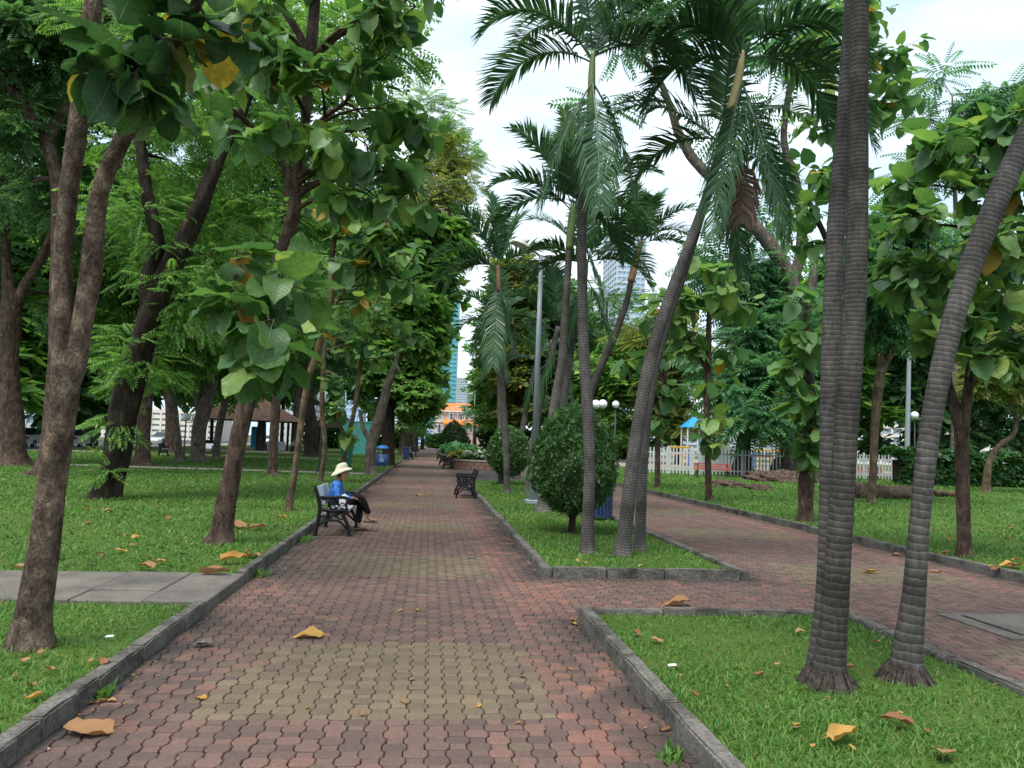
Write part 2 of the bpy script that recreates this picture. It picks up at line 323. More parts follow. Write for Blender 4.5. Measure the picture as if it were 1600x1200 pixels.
M_METAL = plain('grey_painted_steel', (.25, .29, .32), .45, .5, var=.12, scale=3)
M_LAMPHD = plain('lamp_head_pale', (.6, .6, .56), .5, .4, var=.1)
M_GLOBE = plain('white_globe', (.82, .84, .86), .25, .5, var=.03)
M_DKGREEN = plain('dark_green_steel', (.015, .03, .025), .5, .4)
M_BLUEBIN = plain('blue_painted_bin', (.02, .06, .2), .5, .4, var=.25)
M_NAVY = plain('navy_slat', (.022, .045, .11), .5, .4, var=.3)
M_GREENBIN = plain('green_plastic_bin', (.02, .16, .1), .45, .4, var=.15)
M_FENCE = plain('white_fence_paint', (.44, .45, .45), .6, .3, var=.12, scale=3)
M_BRICKPL = plain('planter_terracotta', (.2, .12, .09), .85, .2, var=.3, scale=8, bmp=.3)
M_STONE = plain('planter_cap', (.35, .32, .28), .85, .2, var=.2)

# ------------------------------------------------------------------ ground, lawns, paths
XL, XR, XI, XO = -1.90, 1.44, 4.03, 7.85          # edges of the main walk, the islands and the side walk
KW, KH = 0.11, 0.12
def sheet(name, x0, x1, y0, y1, z, mat, label, nx=1, ny=1, cat='ground', parent=None):
    xs = np.linspace(x0, x1, nx+1); ys = np.linspace(y0, y1, ny+1); V = [(x, y, z) for y in ys for x in xs]
    Q = [(j*(nx+1)+i, j*(nx+1)+i+1, (j+1)*(nx+1)+i+1, (j+1)*(nx+1)+i) for j in range(ny) for i in range(nx)]
    o = link(name, mesh_np(name, V, Q), mat, parent)
    if parent is None: tag(o, label, cat, None, 'structure')
    return o
sheet('ground', -900, 900, -300, 1500, -0.06, M_GROUND, 'flat green and earthy park ground reaching to the horizon')
LAWNS = [('near left corner lawn beside the leaning forked tree', -9, XL-KW, 1.5, 7.2),
         ('wide left lawn behind the concrete slab path', -26, XL-KW, 8.66, 33.0),
         ('strip of far left lawn behind the pale cross path', -26, XL-KW, 34.6, 120),
         ('near lawn island under the twin palm trunks', XR+KW, XI-KW, 2.2, 7.12-KW),
         ('long lawn island with clipped bushes and palms', XR+KW, XI-KW, 9.3+KW, 31.0),
         ('wide right lawn beyond the brick side walk', XO+KW, 48, 1.5, 60)]
for lb, a, b, c, d in LAWNS: sheet('lawn', a, b, c, d, LAWN_Z, M_LAWN, lb, 1, 1, 'lawn')

walk = sheet('brick_walk', XL, XR, 0.5, 26, -0.03, M_JOINT, 'red brick park walk with ochre cross bands', 1, 1, 'walk')
side = sheet('brick_side_walk', XI, XO, 0.5, 26, -0.03, M_JOINT, 'brick side walk running beside the right lawn', 1, 1, 'walk')
link_ = sheet('brick_cross_walk', XR, XI, 7.12, 9.3, -0.03, M_JOINT, 'short brick link between the two lawn islands', 1, 1, 'walk')
sheet('brick_walk_far', XL, XR, 26, 233, -0.004, M_PRED, 'far stretch of the brick walk running to the pink building', 1, 1, 'walk')
sheet('brick_side_walk_far', XI, XO, 26, 31, -0.004, M_PRED, 'far end of the brick side walk by the white fence', 1, 1, 'walk')
sheet('brick_plaza', XR, XO, 31, 150, -0.004, M_PRED, 'open brick paving around the round planter', 1, 1, 'plaza')

# pavers: chamfered octagons and small blocks in alternation, the widest as objects, the rest joined
CX, CY = 0.222, 0.178
def paver_tpl(poly, z=0.0, ch=.005, drop=.034):
    p = np.array(poly); n = len(p); q = p*(1-ch/np.abs(p).max(0).clip(.02))
    V = np.vstack([np.c_[q, np.full(n, z)], np.c_[p, np.full(n, z-ch)], np.c_[p, np.full(n, z-drop)]])
    Fs = [tuple(range(n))]
    for k in (0, n):
        for i in range(n): Fs.append((k+n+i, k+n+(i+1) % n, k+(i+1) % n, k+i))
    return V, Fs
_o = [(.0625, -.0265), (.0625, .0265), (.0455, .0505), (-.0455, .0505), (-.0625, .0265), (-.0625, -.0265), (-.0455, -.0505), (.0455, -.0505)]
_b = [(.0425, -.0325), (.0425, .0325), (-.0425, .0325), (-.0425, -.0325)]
OCT, OCTF = paver_tpl(_o); BLK, BLKF = paver_tpl(_b)
PM = {}
for nm, (V, Fs) in (('o', (OCT, OCTF)), ('b', (BLK, BLKF))):
    for mn, mm in (('r', M_PRED), ('y', M_PYEL), ('k', M_PBRD)):
        me = bpy.data.meshes.new('paver'); me.from_pydata(V.tolist(), [], Fs); me.update(); me.materials.append(mm); PM[nm+mn] = me
def pave(parent, x0, x1, y0, y1, bx0, bx1, n_obj, band=True):
    i0, i1 = int(x0/CX)-1, int(x1/CX)+1; j0, j1 = int(y0/CY)-1, int(y1/CY)+1; P = []
    for j in range(j0, j1+1):
        for i in range(i0, i1+1):
            for dx, dy, s in ((0, 0, 'o'), (.5, .5, 'o'), (.5, 0, 'b'), (0, .5, 'b')):
                x, y = (i+dx)*CX, (j+dy)*CY
                if x0 < x < x1 and y0 < y < y1:
                    lit = band and bx0+random.random()**2*.35 < x < bx1-random.random()**3*.3 and ((y-4.62) % 4.57) < 1.62
                    if random.random() < .012: lit = not lit and band and bx0 < x < bx1
                    m = 'y' if lit else ('k' if (x > bx1 or (x < bx0 and random.random() < .2)) else 'r'); P.append((x, y, s, m))
    def vis(p):
        v = np.array([p[0], p[1], 0])-CAM; z = v@FW
        if z < .5: return 1e9
        u, w = F_PX*(v@RT)/z, F_PX*(v@UP)/z
        return z if abs(u) < 830 and -620 < w else 1e9
    P.sort(key=vis)
    for x, y, s, m in P[:n_obj]:
        o = link('paver', PM[s+m], None, parent); o.location = (x+random.gauss(0, .0008), y+random.gauss(0, .0008), random.gauss(0, .0018))
        o.rotation_euler = (random.gauss(0, .013), random.gauss(0, .013), random.gauss(0, .012))
    OF, BF = OCTF[:9], BLKF[:5]                  # far pieces need no lower skirt
    mb = MB(); mi = []
    if len(P) > n_obj:
        for x, y, s, mm in P[n_obj:]:
            V, Fs = ((OCT, OCTF) if s == 'o' else (BLK, BLKF)) if y < 9 else ((OCT[:16], OF) if s == 'o' else (BLK[:8], BF)); a = random.gauss(0, .012); c_, s_ = math.cos(a), math.sin(a)
            tx, ty = random.gauss(0, .013), random.gauss(0, .013)
            Q = np.c_[V[:, 0]*c_-V[:, 1]*s_, V[:, 0]*s_+V[:, 1]*c_, V[:, 2]+V[:, 0]*tx+V[:, 1]*ty]
            mb.add(Q+np.array((x, y, random.gauss(0, .0018))), Fs); mi += ['ryk'.index(mm)]*len(Fs)
        o = mb.build('pavers', M_PRED, parent); o['kind'] = 'stuff'; o.data.materials.append(M_PYEL); o.data.materials.append(M_PBRD); o.data.polygons.foreach_set('material_index', mi)
pave(walk, XL-.03, XR+.03, 2.4, 26, -1.36, .87, 300)
pave(side, XI-.03, XO+.03, 3.2, 26, 4.65, 7.2, 150)
pave(link_, XR+.03, XI-.03, 7.06, 9.36, 9, 9, 150, False)

# kerbs: single stones with worn edges
KST = []
for k in range(4):
    bm = bmesh.new(); bmesh.ops.create_cube(bm, size=1.0)
    for v in bm.verts: v.co = Vector((v.co.x*KW, v.co.y*.985, v.co.z*(KH+.1)+(KH-.1)/2))
    bmesh.ops.bevel(bm, geom=[e for e in bm.edges], offset=.012, segments=2, affect='EDGES')
    bmesh.ops.subdivide_edges(bm, edges=[e for e in bm.edges if e.calc_length() > .3], cuts=5)
    rs = random.Random(k)
    for v in bm.verts: v.co += Vector((rs.gauss(0, .0028), 0, rs.gauss(0, .0028)))
    me = bpy.data.meshes.new('kerb_stone'); bm.to_mesh(me); bm.free(); me.materials.append(M_KERB); KST.append(me)
def kerb(label, p0, p1, ln=.8):
    p0, p1 = np.array(p0, float), np.array(p1, float); v = p1-p0; Lk = np.linalg.norm(v); n = max(1, round(Lk/ln)); a = math.atan2(v[1], v[0])-math.pi/2
    root = empty('kerb', (*p0, 0), a, label, 'kerb', None, 'structure'); y = 0; cuts = np.cumsum(np.random.default_rng(n).uniform(.75, 1.25, n)); cuts = np.r_[0, cuts/cuts[-1]*Lk]
    for i in range(n):
        o = link('kerb_stone', KST[random.randrange(4)], None, root); o.location = (random.gauss(0, .004), (cuts[i]+cuts[i+1])/2, random.gauss(0, .004)-.002)
        o.scale = (1, cuts[i+1]-cuts[i], 1); o.rotation_euler = (random.gauss(0, .003), random.gauss(0, .012), random.gauss(0, .006))
h = KW/2
kerb('near left kerb stones along the corner lawn', (XL-h, 1.6), (XL-h, 7.2))
kerb('long left kerb running back behind the occupied bench', (XL-h, 8.66), (XL-h, 72))
kerb('mossy kerb on the left side of the near lawn island', (XR+h, 2.3), (XR+h, 7.12), .9)
kerb('kerb along the back of the near lawn island', (XR+KW+.003, 7.12-h), (XI-KW-.003, 7.12-h), .9)
kerb('kerb on the right side of the near lawn island', (XI-h, 2.3), (XI-h, 7.12), .9)
kerb('kerb on the left of the long lawn island', (XR+h, 9.3), (XR+h, 31))
kerb('front kerb across the end of the long lawn island', (XR+KW+.003, 9.3+h), (XI-KW-.003, 9.3+h), .7)
kerb('kerb on the right of the long lawn island', (XI-h, 9.3), (XI-h, 31))
kerb('right hand kerb along the wide right lawn', (XO+h, 2.5), (XO+h, 46))
# concrete slab path on the left
sp = empty('slab_path', (XL, 7.93, 0), 0, 'pale concrete slab path crossing the left lawn', 'path', None, 'structure')
xs = XL
for k in range(9):
    w = (.55, .62, 1.25, 1.2, 1.3, 1.2, 1.25, 1.2, 1.3)[k]; rows = ((7.2, 7.66), (7.665, 8.66)) if k in (1, 3) else ((7.2, 8.66),)
    for a, b in rows:
        mb = MB().box((xs-w/2-XL, (a+b)/2-7.93, .045+random.gauss(0, .006)), (w-.012, b-a-.012, .11), None, .008)
        o = mb.build('slab', M_SLAB, sp); o.rotation_euler = (random.gauss(0, .004), random.gauss(0, .006), 0)
    xs -= w
sheet('far_path', -40, XL-KW, 33.05, 34.55, .075, M_FARPATH, 'pale path crossing the left lawn behind the trees', 1, 1, 'path')
sheet('gazebo_path', -30, XL-4, 52, 55.5, .078, M_FARPATH, 'pale path in front of the tiled gazebo', 1, 1, 'path')
sheet('road', -48, -30, -10, 400, -.03, M_ASPH, 'street with parked cars beyond the left trees', 1, 1, 'road')
sheet('pavement', -30, -26, -10, 400, .06, M_FARPATH, 'pavement beside the street at the left', 1, 1, 'pavement')
sheet('playground_paving', 10, 48, 60, 120, .03, M_FARPATH, 'paved playground behind the white picket fence', 1, 1, 'paving')

# inspection cover at the right
mh = empty('inspection_cover', (6.0, 7.0, 0), 0, 'square concrete inspection cover set into the side walk', 'cover')
MB().box((0, 0, .008), (1.5, 1.02, .02), None, .004).build('cover_frame', M_SLAB, mh)
MB().box((.05, 0, .024), (1.18, .74, .012), None, .004).build('cover_plate', M_SLAB, mh)
mb = MB().box((.05, .385, .0195), (1.24, .022, .003)).box((.05, -.385, .0195), (1.24, .022, .003)).box((-.56, 0, .0195), (.022, .74, .003)).box((.66, 0, .0195), (.022, .74, .003)); mb.build('cover_joint', M_JOINT, mh)
ring = [(0.1*math.cos(a), .05*math.sin(a)+.0, .034) for a in np.linspace(0, 2*math.pi, 17)]
MB().tube(np.array(ring)+np.array((.0, .02, 0)), .008, 6).build('lifting_ring', M_IRON, mh)

# grass blades: real geometry thinning out with distance
def in_lawn(x, y):
    k = np.zeros(len(x), bool)
    for lb, a, b, c, d in LAWNS: k |= (x > a+.01) & (x < b-.01) & (y > c+.01) & (y < d-.01)
    return k
BT = np.array([(-.5, 0, 0), (.5, 0, 0), (-.42, .5, .16), (.42, .5, .16), (-.06, 1, .02), (.06, 1, .02)]); BQ = np.array([(0, 1, 3, 2), (2, 3, 5, 4)])
def patch(x, y, s=1.0, p=0.0): return .5+.25*np.sin(x*1.7*s+1.3*np.sin(y*1.1*s+p)+p)+.25*np.sin(y*2.3*s-1.7*np.sin(x*.9*s+p))
def grass():
    n = 520000; u = rng.random(n); e = .2; r = (3.0**e+u*(58**e-3.0**e))**(1/e)
    th = rng.uniform(-.70, .72, n)+YAW; x, y = r*np.sin(th), r*np.cos(th); k = in_lawn(x, y)
    k &= rng.random(n) < np.clip(.2+1.1*patch(x, y, .8, 1.0)*patch(x, y, 2.9, 2.2)**.4, 0, 1)
    x, y, r = x[k], y[k], r[k]; n = len(x); g = np.maximum(r/4.5, .8)
    ln = (.026+.04*rng.random(n))*g**.25*(.8+.5*patch(x, y)); wd = (.0055+.003*rng.random(n))*g**.85
    az = rng.uniform(0, 2*math.pi, n); el = rng.uniform(.1, 1.05, n)
    d = np.c_[np.cos(az)*np.cos(el), np.sin(az)*np.cos(el), np.sin(el)]; up = np.tile([0, 0, 1.0], (n, 1))+rng.normal(0, .25, (n, 3))
    xv = nrm(np.cross(d, up)); zv = np.cross(xv, d); base = np.c_[x, y, np.full(n, LAWN_Z-.004)]
    V = base[:, None]+BT[None, :, 0:1]*(wd[:, None]*xv)[:, None]+BT[None, :, 1:2]*(ln[:, None]*d)[:, None]+BT[None, :, 2:3]*(ln[:, None]*zv)[:, None]
    Q = BQ[None]+(np.arange(n)*6)[:, None, None]
    o = link('grass', mesh_np('grass', V.reshape(-1, 3), Q.reshape(-1, 4)), M_GRASS); tag(o, 'short broad bladed green grass covering all the lawns', 'grass', None, 'stuff')
grass()
# weeds along the kerbs
def weeds(label, x, y, n, s):
    az = rng.uniform(0, 6.28, n); el = rng.uniform(.2, 1.2, n); d = np.c_[np.cos(az)*np.cos(el), np.sin(az)*np.cos(el), np.sin(el)]
    b = np.c_[x+rng.normal(0, s*.5, n), y+rng.normal(0, s, n), np.zeros(n)]
    T = BT*np.array([.22, 1, 1]); V, Q = stamp(T, BQ, b, d, np.tile([0, 0, 1.0], (n, 1))+rng.normal(0, .2, (n, 3)), rng.uniform(.04, .1, n))
    o = link('weed_tuft', mesh_np('weed_tuft', V, Q), M_GRASS); tag(o, label, 'weed', None, 'stuff')
weeds('small green weed tuft at the near left kerb', XL+.03, 4.95, 60, .04)
weeds('weed tuft beside the near leg of the occupied bench', XL+.08, 12.2, 160, .13)
weeds('weeds growing where the slab path meets the kerb', XL+.06, 9.1, 90, .1)
weeds('tiny weed tuft by the mossy near right kerb', XR-.12, 4.0, 50, .05)
weeds('weed tuft on the corner of the near lawn island', XR+.14, 7.0, 70, .05)

# ------------------------------------------------------------------ leaf templates (x across, y along, z normal)
def broad_tpl(S, Wd, sh, A, seed, wave=.035, fold=.24, droop=.28, pet=True):
    rs = random.Random(seed); V = []; nA = len(A)
    for s, w, h_ in zip(S, Wd, sh):
        for a in A:
            V.append((a*w*(1+.035*math.sin(23*s+seed)*(abs(a) > .9)), s+h_*abs(a)+rs.gauss(0, .008), abs(a)*w*fold-droop*s*s+wave*math.sin(13*s+a*3+seed*2)*abs(a)**2+rs.gauss(0, .006)))
    Q = [(j*nA+i, j*nA+i+1, (j+1)*nA+i+1, (j+1)*nA+i) for j in range(len(S)-1) for i in range(nA-1)]
    if pet:
        k = len(V); V += [(-.009, -.3, .05), (.009, -.3, .05), (.009, .03, .0), (-.009, .03, .0)]; Q.append((k, k+1, k+2, k+3))
    return np.array(V), np.array(Q)
BROAD = [broad_tpl((0, .1, .25, .42, .6, .76, .9, 1.0), (.2, .37, .46, .47, .42, .32, .17, .02), (-.1, -.15, -.09, -.04, -.01, 0, 0, 0), (-1, -.55, 0, .55, 1), k, .045+.01*k, .05+.09*k, .08+.1*k) for k in range(4)]
BROADLO = broad_tpl((0, .3, .7, 1.0), (.24, .42, .3, .01), (-.1, -.05, 0, 0), (-1, 0, 1), 2, .03, .25, .3, False)
LEAFME = {}
def leaf_me(k, mat):
    if (k, mat.name) not in LEAFME:
        me = mesh_np('leaf', *BROAD[k], smooth=True); me.materials.append(mat); LEAFME[(k, mat.name)] = me
    return LEAFME[(k, mat.name)]
def oval(L_, w, c=(0, 0, 0), d=(0, 1), z=0.0, dz=0.0):
    d = np.array(d)/np.hypot(*d); n = np.array((-d[1], d[0])); c = np.array(c)
    P = [c, c+np.r_[d*L_*.5+n*w/2, z+.12*w], c+np.r_[d*L_, dz], c+np.r_[d*L_*.5-n*w/2, z+.12*w]]
    return P
def spray_tpl(pairs=6, l0=.3, w0=.12, ang=65):
    V = []; Q = []
    for i in range(pairs):
        y = .14+.78*i/(pairs-1); l = l0*(1-.45*abs(i/(pairs-1)-.45)); dr = -.16*y*y
        for sgn in (-1, 1):
            a = math.radians(ang-12*i/pairs); k = len(V); V += oval(l, w0, (0, y, dr), (sgn*math.sin(a), math.cos(a)), 0, -.08); Q.append((k, k+3, k+2, k+1) if sgn > 0 else (k, k+1, k+2, k+3))
    k = len(V); V += oval(l0*.9, w0, (0, .93, -.16), (0, 1), 0, -.06); Q.append((k, k+1, k+2, k+3))
    return np.array(V), np.array(Q)
SPRAY = spray_tpl(6); SPRAYF = spray_tpl(9, .24, .075, 72)
def tuft_tpl(n=6, l=.6, w=.3, seed=1):
    rs = random.Random(seed); V = []; Q = []
    for i in range(n):
        a = i*2.4; k = len(V); L_ = l*rs.uniform(.7, 1.1); y0 = .1*i
        V += [np.array(p)+np.array((0, 0, rs.uniform(-.08, .08))) for p in oval(L_, w*rs.uniform(.8, 1.15), (0, y0, rs.uniform(-.1, .1)), (math.sin(a)*.9, .55+.5*math.cos(a)), 0, -.18*rs.random())]; Q.append((k, k+1, k+2, k+3))
    return np.array(V), np.array(Q)
TUFT = tuft_tpl(6); TUFTW = tuft_tpl(5, .8, .45, 5)
SMALL = (np.array([(0, 0, 0), (.28, .5, .08), (0, 1, -.05), (-.28, .5, .08)]), np.array([(0, 1, 2, 3)]))
def cloud(ells, n, tpl, size, seed, clump=.22, per=26, droop=.35, shell=.45):
    """leaf sprays in clumps through the volume of several ellipsoids -> verts, quads"""
    rs = np.random.default_rng(seed); vol = np.array([e[3]*e[4]*e[5] for e in ells])**.7; cnt = np.maximum(1, (n*vol/vol.sum()).astype(int)); B = []; D = []
    for e, c in zip(ells, cnt):
        m = max(3, c//per); C0 = np.array(e[:3]); Rr = np.array(e[3:6]); u = nrm(rs.normal(size=(m, 3))); rad = rs.random(m)**shell
        cc = C0+u*rad[:, None]*Rr; idx = rs.integers(0, m, c); off = rs.normal(size=(c, 3))*np.array((1, 1, .6))*clump*Rr.min()*rs.uniform(.6, 1.3, m)[idx][:, None]
        b = cc[idx]+off; o_ = nrm(nrm(b-C0)*.7+nrm(off)*.8+rs.normal(0, .35, (c, 3))); o_[:, 2] = o_[:, 2]*.5-droop*rs.random(c); B.append(b); D.append(o_)
    B = np.concatenate(B); D = np.concatenate(D); up = np.tile([0, 0, 1.0], (len(B), 1))+rs.normal(0, .4, (len(B), 3))
    return stamp(*tpl, B, D, up, size*rs.uniform(.65, 1.25, len(B)))

# ------------------------------------------------------------------ trunks from photo outlines at their own distance
def path3(spec, d0, ws=1.0):
    """(x, y, width[, depth offset]) rows -> smooth centre line and radii in metres"""
    P = []
    for s in spec:
        d = d0+(s[3] if len(s) > 3 else 0); P.append((*px(s[0], s[1], d), s[2]*ws*d/F_PX/2))
    Q = spline(P, 5); return Q[:, :3], np.maximum(Q[:, 3], .004)
def base_of(spec, z=LAWN_Z):
    g = gnd(spec[0][0], spec[0][1], z); return g, depth(g)
def sink(P, r):
    """carry the trunk a little way into the soil with a root flare"""
    P = np.vstack([P[0]-np.array((0, 0, .12)), P]); return P, np.r_[r[0]*1.12, r]
def nearest(P, c, below=True):
    dd = np.linalg.norm(P-c, axis=1)+np.where(P[:, 2] > c[2]-.1, 2.5*(P[:, 2]-c[2]+.1), 0) if below else np.linalg.norm(P-c, axis=1); return int(np.argmin(dd))
def arc(a, b, sag=.12, k=9, seed=0):
    a, b = np.array(a, float), np.array(b, float); rs = np.random.default_rng(seed); m = (a+b)/2+np.array((0, 0, np.linalg.norm(b-a)*sag))+rs.normal(0, .06*np.linalg.norm(b-a), 3)
    t = np.linspace(0, 1, k)[:, None]; return (1-t)**2*a+2*t*(1-t)*m+t*t*b

def teak(name, label, spec, limbs, clusters, leaf=.4, n_obj=300, bark=None, lmat=None, group=None, sides=14, seed=1, wob=.05, yellow=.02, z=LAWN_Z, d0=None, base=None, mult=1.0):
    """big-leaved tree: trunk, limbs, shoots carrying opposite drooping leaves"""
    bark = bark or M_BARK; lmat = lmat or M_TEAK; rs = np.random.default_rng(seed)
    g, dd = base_of(spec, z) if base is None else (np.array(base), d0)
    d0 = d0 or dd; root = empty(name, g, 0, label, 'tree', group)
    P, r = path3(spec, d0, .76); P, r = sink(P, r); mb = MB().tube(P, r, sides, True, 0, wob, seed); mb.build('trunk', bark, root, True, rel=g); ALL = [P]; RR = [r]
    for lm in limbs:
        Pl, rl = path3(lm, d0, .84); MB().tube(Pl, rl, max(8, sides-4), True, 0, wob, seed+7).build('limb', bark, root, True, rel=g); ALL.append(Pl); RR.append(rl)
    AP = np.concatenate(ALL); AR = np.concatenate(RR); tw = MB(); LB = []; LD = []; LS = []
    for ci, c in enumerate(clusters):
        cx, cy, rp, n = c[:4]; n = round(n*mult); dz = c[4] if len(c) > 4 else 0; mode = c[5] if len(c) > 5 else 'up'; lsc = c[6] if len(c) > 6 else 1.0; d = d0+dz; cc = px(cx, cy, d); Rm = rp*d/F_PX
        i = nearest(AP, cc, mode != 'droop'); a = AP[i]; r0 = min(AR[i]*.7, .03+.012*np.linalg.norm(cc-a)); bp = arc(a, cc, .1 if mode != 'droop' else .25, 9, seed+ci)
        MB().tube(bp, np.linspace(r0, .009, len(bp)), 7).build('branch', bark, root, True, rel=g)
        ns = max(2, round(n/9)); left = n
        for k in range(ns):
            az = rs.uniform(0, 2*math.pi); el = rs.uniform(-.15, 1.1) if mode == 'up' else (rs.uniform(-1.2, .1) if mode == 'droop' else rs.uniform(-.5, .6))
            dr = np.array((math.cos(az)*math.cos(el), math.sin(az)*math.cos(el), math.sin(el))); s0 = cc+rs.normal(0, .18*Rm, 3); e = s0+dr*Rm*rs.uniform(.65, 1.15)
            if k == 0: s0 = cc
            sp_ = arc(s0, e, .08 if mode == 'up' else -.08, 6, seed*31+ci*17+k); tw.tube(sp_, np.linspace(.011, .004, 6), 5); tw.tube(arc(cc, s0, 0, 3), .009, 4)
            m = min(left, max(4, round(n/ns))); left -= m; pa = rs.uniform(0, 3.14); t = np.linspace(.15, 1, max(2, m//2))
            for q in range(m):
                tt = t[min(q//2, len(t)-1)]; j = min(5, int(tt*5.01)); b = sp_[j]; sd = nrm(sp_[min(5, j+1)]-sp_[max(0, j-1)])
                ref = np.array((0, 0, 1.0)) if abs(sd[2]) < .85 else np.array((1.0, 0, 0)); u = nrm(np.cross(sd, ref)); w = np.cross(sd, u); a_ = pa+(q//2)*1.57+(q % 2)*3.14
                o_ = u*math.cos(a_)+w*math.sin(a_)+sd*(.25+.5*(tt > .9)); o_ = nrm(o_); o_[2] -= rs.uniform(.15, .75)
                L_ = leaf*lsc*rs.uniform(.55, 1.15)*(1-.3*(tt > .93)); o_ = nrm(o_); LB.append(b+o_*L_*.28); LD.append(o_); LS.append(L_)
    tw.build('twigs', bark, root, False, rel=g)['kind'] = 'stuff'
    LB, LD, LS = np.array(LB), np.array(LD), np.array(LS); up = np.tile([0, 0, 1.0], (len(LB), 1))+rs.normal(0, .28, (len(LB), 3))
    v = LB-CAM; zc = v@FW; u_, w_ = F_PX*(v@RT)/zc, F_PX*(v@UP)/zc; key = np.where((abs(u_) < 840) & (abs(w_) < 640), zc, zc+1000); od = np.argsort(key)
    for i in od[:n_obj]:
        dn = LD[i]; x = nrm(np.cross(dn, up[i])); zz = np.cross(x, dn); s = LS[i]; b = LB[i]-g; yl = rs.random() < yellow
        o = link('leaf', leaf_me(int(rs.integers(0, 4)), M_TEAKY if yl else M_VEIN[lmat.name]), None, root)
        o.matrix_basis = Matrix(((x[0]*s, dn[0]*s, zz[0]*s, b[0]), (x[1]*s, dn[1]*s, zz[1]*s, b[1]), (x[2]*s, dn[2]*s, zz[2]*s, b[2]), (0, 0, 0, 1)))
    rest = od[n_obj:]
    if len(rest):
        V, Q = stamp(*BROADLO, LB[rest]-g, LD[rest], up[rest], LS[rest]); link('crown', mesh_np('crown', V, Q, True), lmat, root)['kind'] = 'stuff'
    return root

def tree(name, label, spec, limbs, ells, n, tpl, size, bark, lmat, group=None, seed=1, sides=12, wob=.07, d0=None, base=None, clump=.22, droop=.35, z=LAWN_Z, flare=1.0, shell=.45, per=26):
    """fine-leaved tree: ells are (x, y, rx, ry[, depth offset, depth radius]) in photo pixels at the tree's distance"""
    g, dd = base_of(spec, z) if base is None else (np.array(base), d0)
    d0 = d0 or dd; root = empty(name, g, 0, label, 'tree', group)
    P, r = path3(spec, d0, .86); P, r = sink(P, r); MB().tube(P, r, sides, True, 0, wob, seed).build('trunk', bark, root, True, rel=g); ALL = [P]; RR = [r]
    for lm in limbs:
        Pl, rl = path3(lm, d0); MB().tube(Pl, rl, max(7, sides-4), True, 0, wob, seed+3).build('limb', bark, root, True, rel=g); ALL.append(Pl); RR.append(rl)
    AP = np.concatenate(ALL); AR = np.concatenate(RR); E3 = []
    for i, e in enumerate(ells):
        dz = e[4] if len(e) > 4 else 0; d = d0+dz; c = px(e[0], e[1], d); k = d/F_PX; rd = e[5] if len(e) > 5 else (e[2]+e[3])*.5*k
        E3.append((*(c-g), e[2]*k, rd, e[3]*k)); j = nearest(AP, c); bp = arc(AP[j], c, .1, 8, seed+i); MB().tube(bp, np.linspace(min(AR[j]*.6, .12), .02, 8), 6).build('branch', bark, root, True, rel=g)
    V, Q = cloud(E3, int(n*.84), tpl, size*1.08, seed, clump, per, droop, shell); link('crown', mesh_np('crown', V, Q), lmat, root)
    return root

# ------------------------------------------------------------------ palms
def frond(parent, g, base, d0, length, droop, ll=.5, n=40, mat=None, seed=0, twist=0.0, hang=.35, wid=.03, vee=.35, rach=.016):
    rs = np.random.default_rng(seed); p = np.array(base, float); d = nrm(d0); st = 22; P = [p.copy()]; Ds = [d.copy()]
    for i in range(st):
        d = nrm(d+np.array((0, 0, -1.0))*droop*(.35+1.3*i/st)/st+rs.normal(0, .006, 3)); p = p+d*length/st; P.append(p.copy()); Ds.append(d.copy())
    P = np.array(P); Ds = np.array(Ds); mb = MB().tube(P, np.linspace(rach, .003, st+1), 5)
    hz = np.array((-d0[1], d0[0], 0.0)) if np.hypot(d0[0], d0[1]) > .12 else np.cross(d0, nrm(rs.normal(size=3))); hz = nrm(hz)
    for i in range(n):
        t = .14+.86*i/(n-1); f = t*st; j = min(int(f), st-1); b = P[j]+(P[j+1]-P[j])*(f-j); dd = Ds[j]; sd = nrm(hz-dd*np.dot(hz, dd)); nn = np.cross(dd, sd)
        if nn[2] < 0 and abs(dd[2]) < .9: nn = -nn
        L_ = ll*(math.sin(math.pi*(.12+.80*t))**.7)*rs.uniform(.85, 1.1)
        for s in (-1, 1):
            o_ = nrm(sd*s*.85+dd*(.35+.7*t)+nn*vee*rs.uniform(.4, 1.3)+rs.normal(0, .07, 3)); m = b+o_*L_*.5; o2 = nrm(o_+np.array((0, 0, -1.0))*hang*rs.uniform(.7, 1.6)); e = m+o2*L_*.5
            wv = nrm(np.cross(o_, nn+rs.normal(0, .15, 3)))*wid*.5*(.7+.5*math.sin(3.14*t)); mb.add([b-wv*.5, b+wv*.5, m-wv, m+wv, e-wv*.12, e+wv*.12], [(0, 1, 3, 2), (2, 3, 5, 4)])
    o = mb.build('frond' if mat is not M_DEAD else 'dead_frond', mat or M_FROND, parent, rel=g); return o
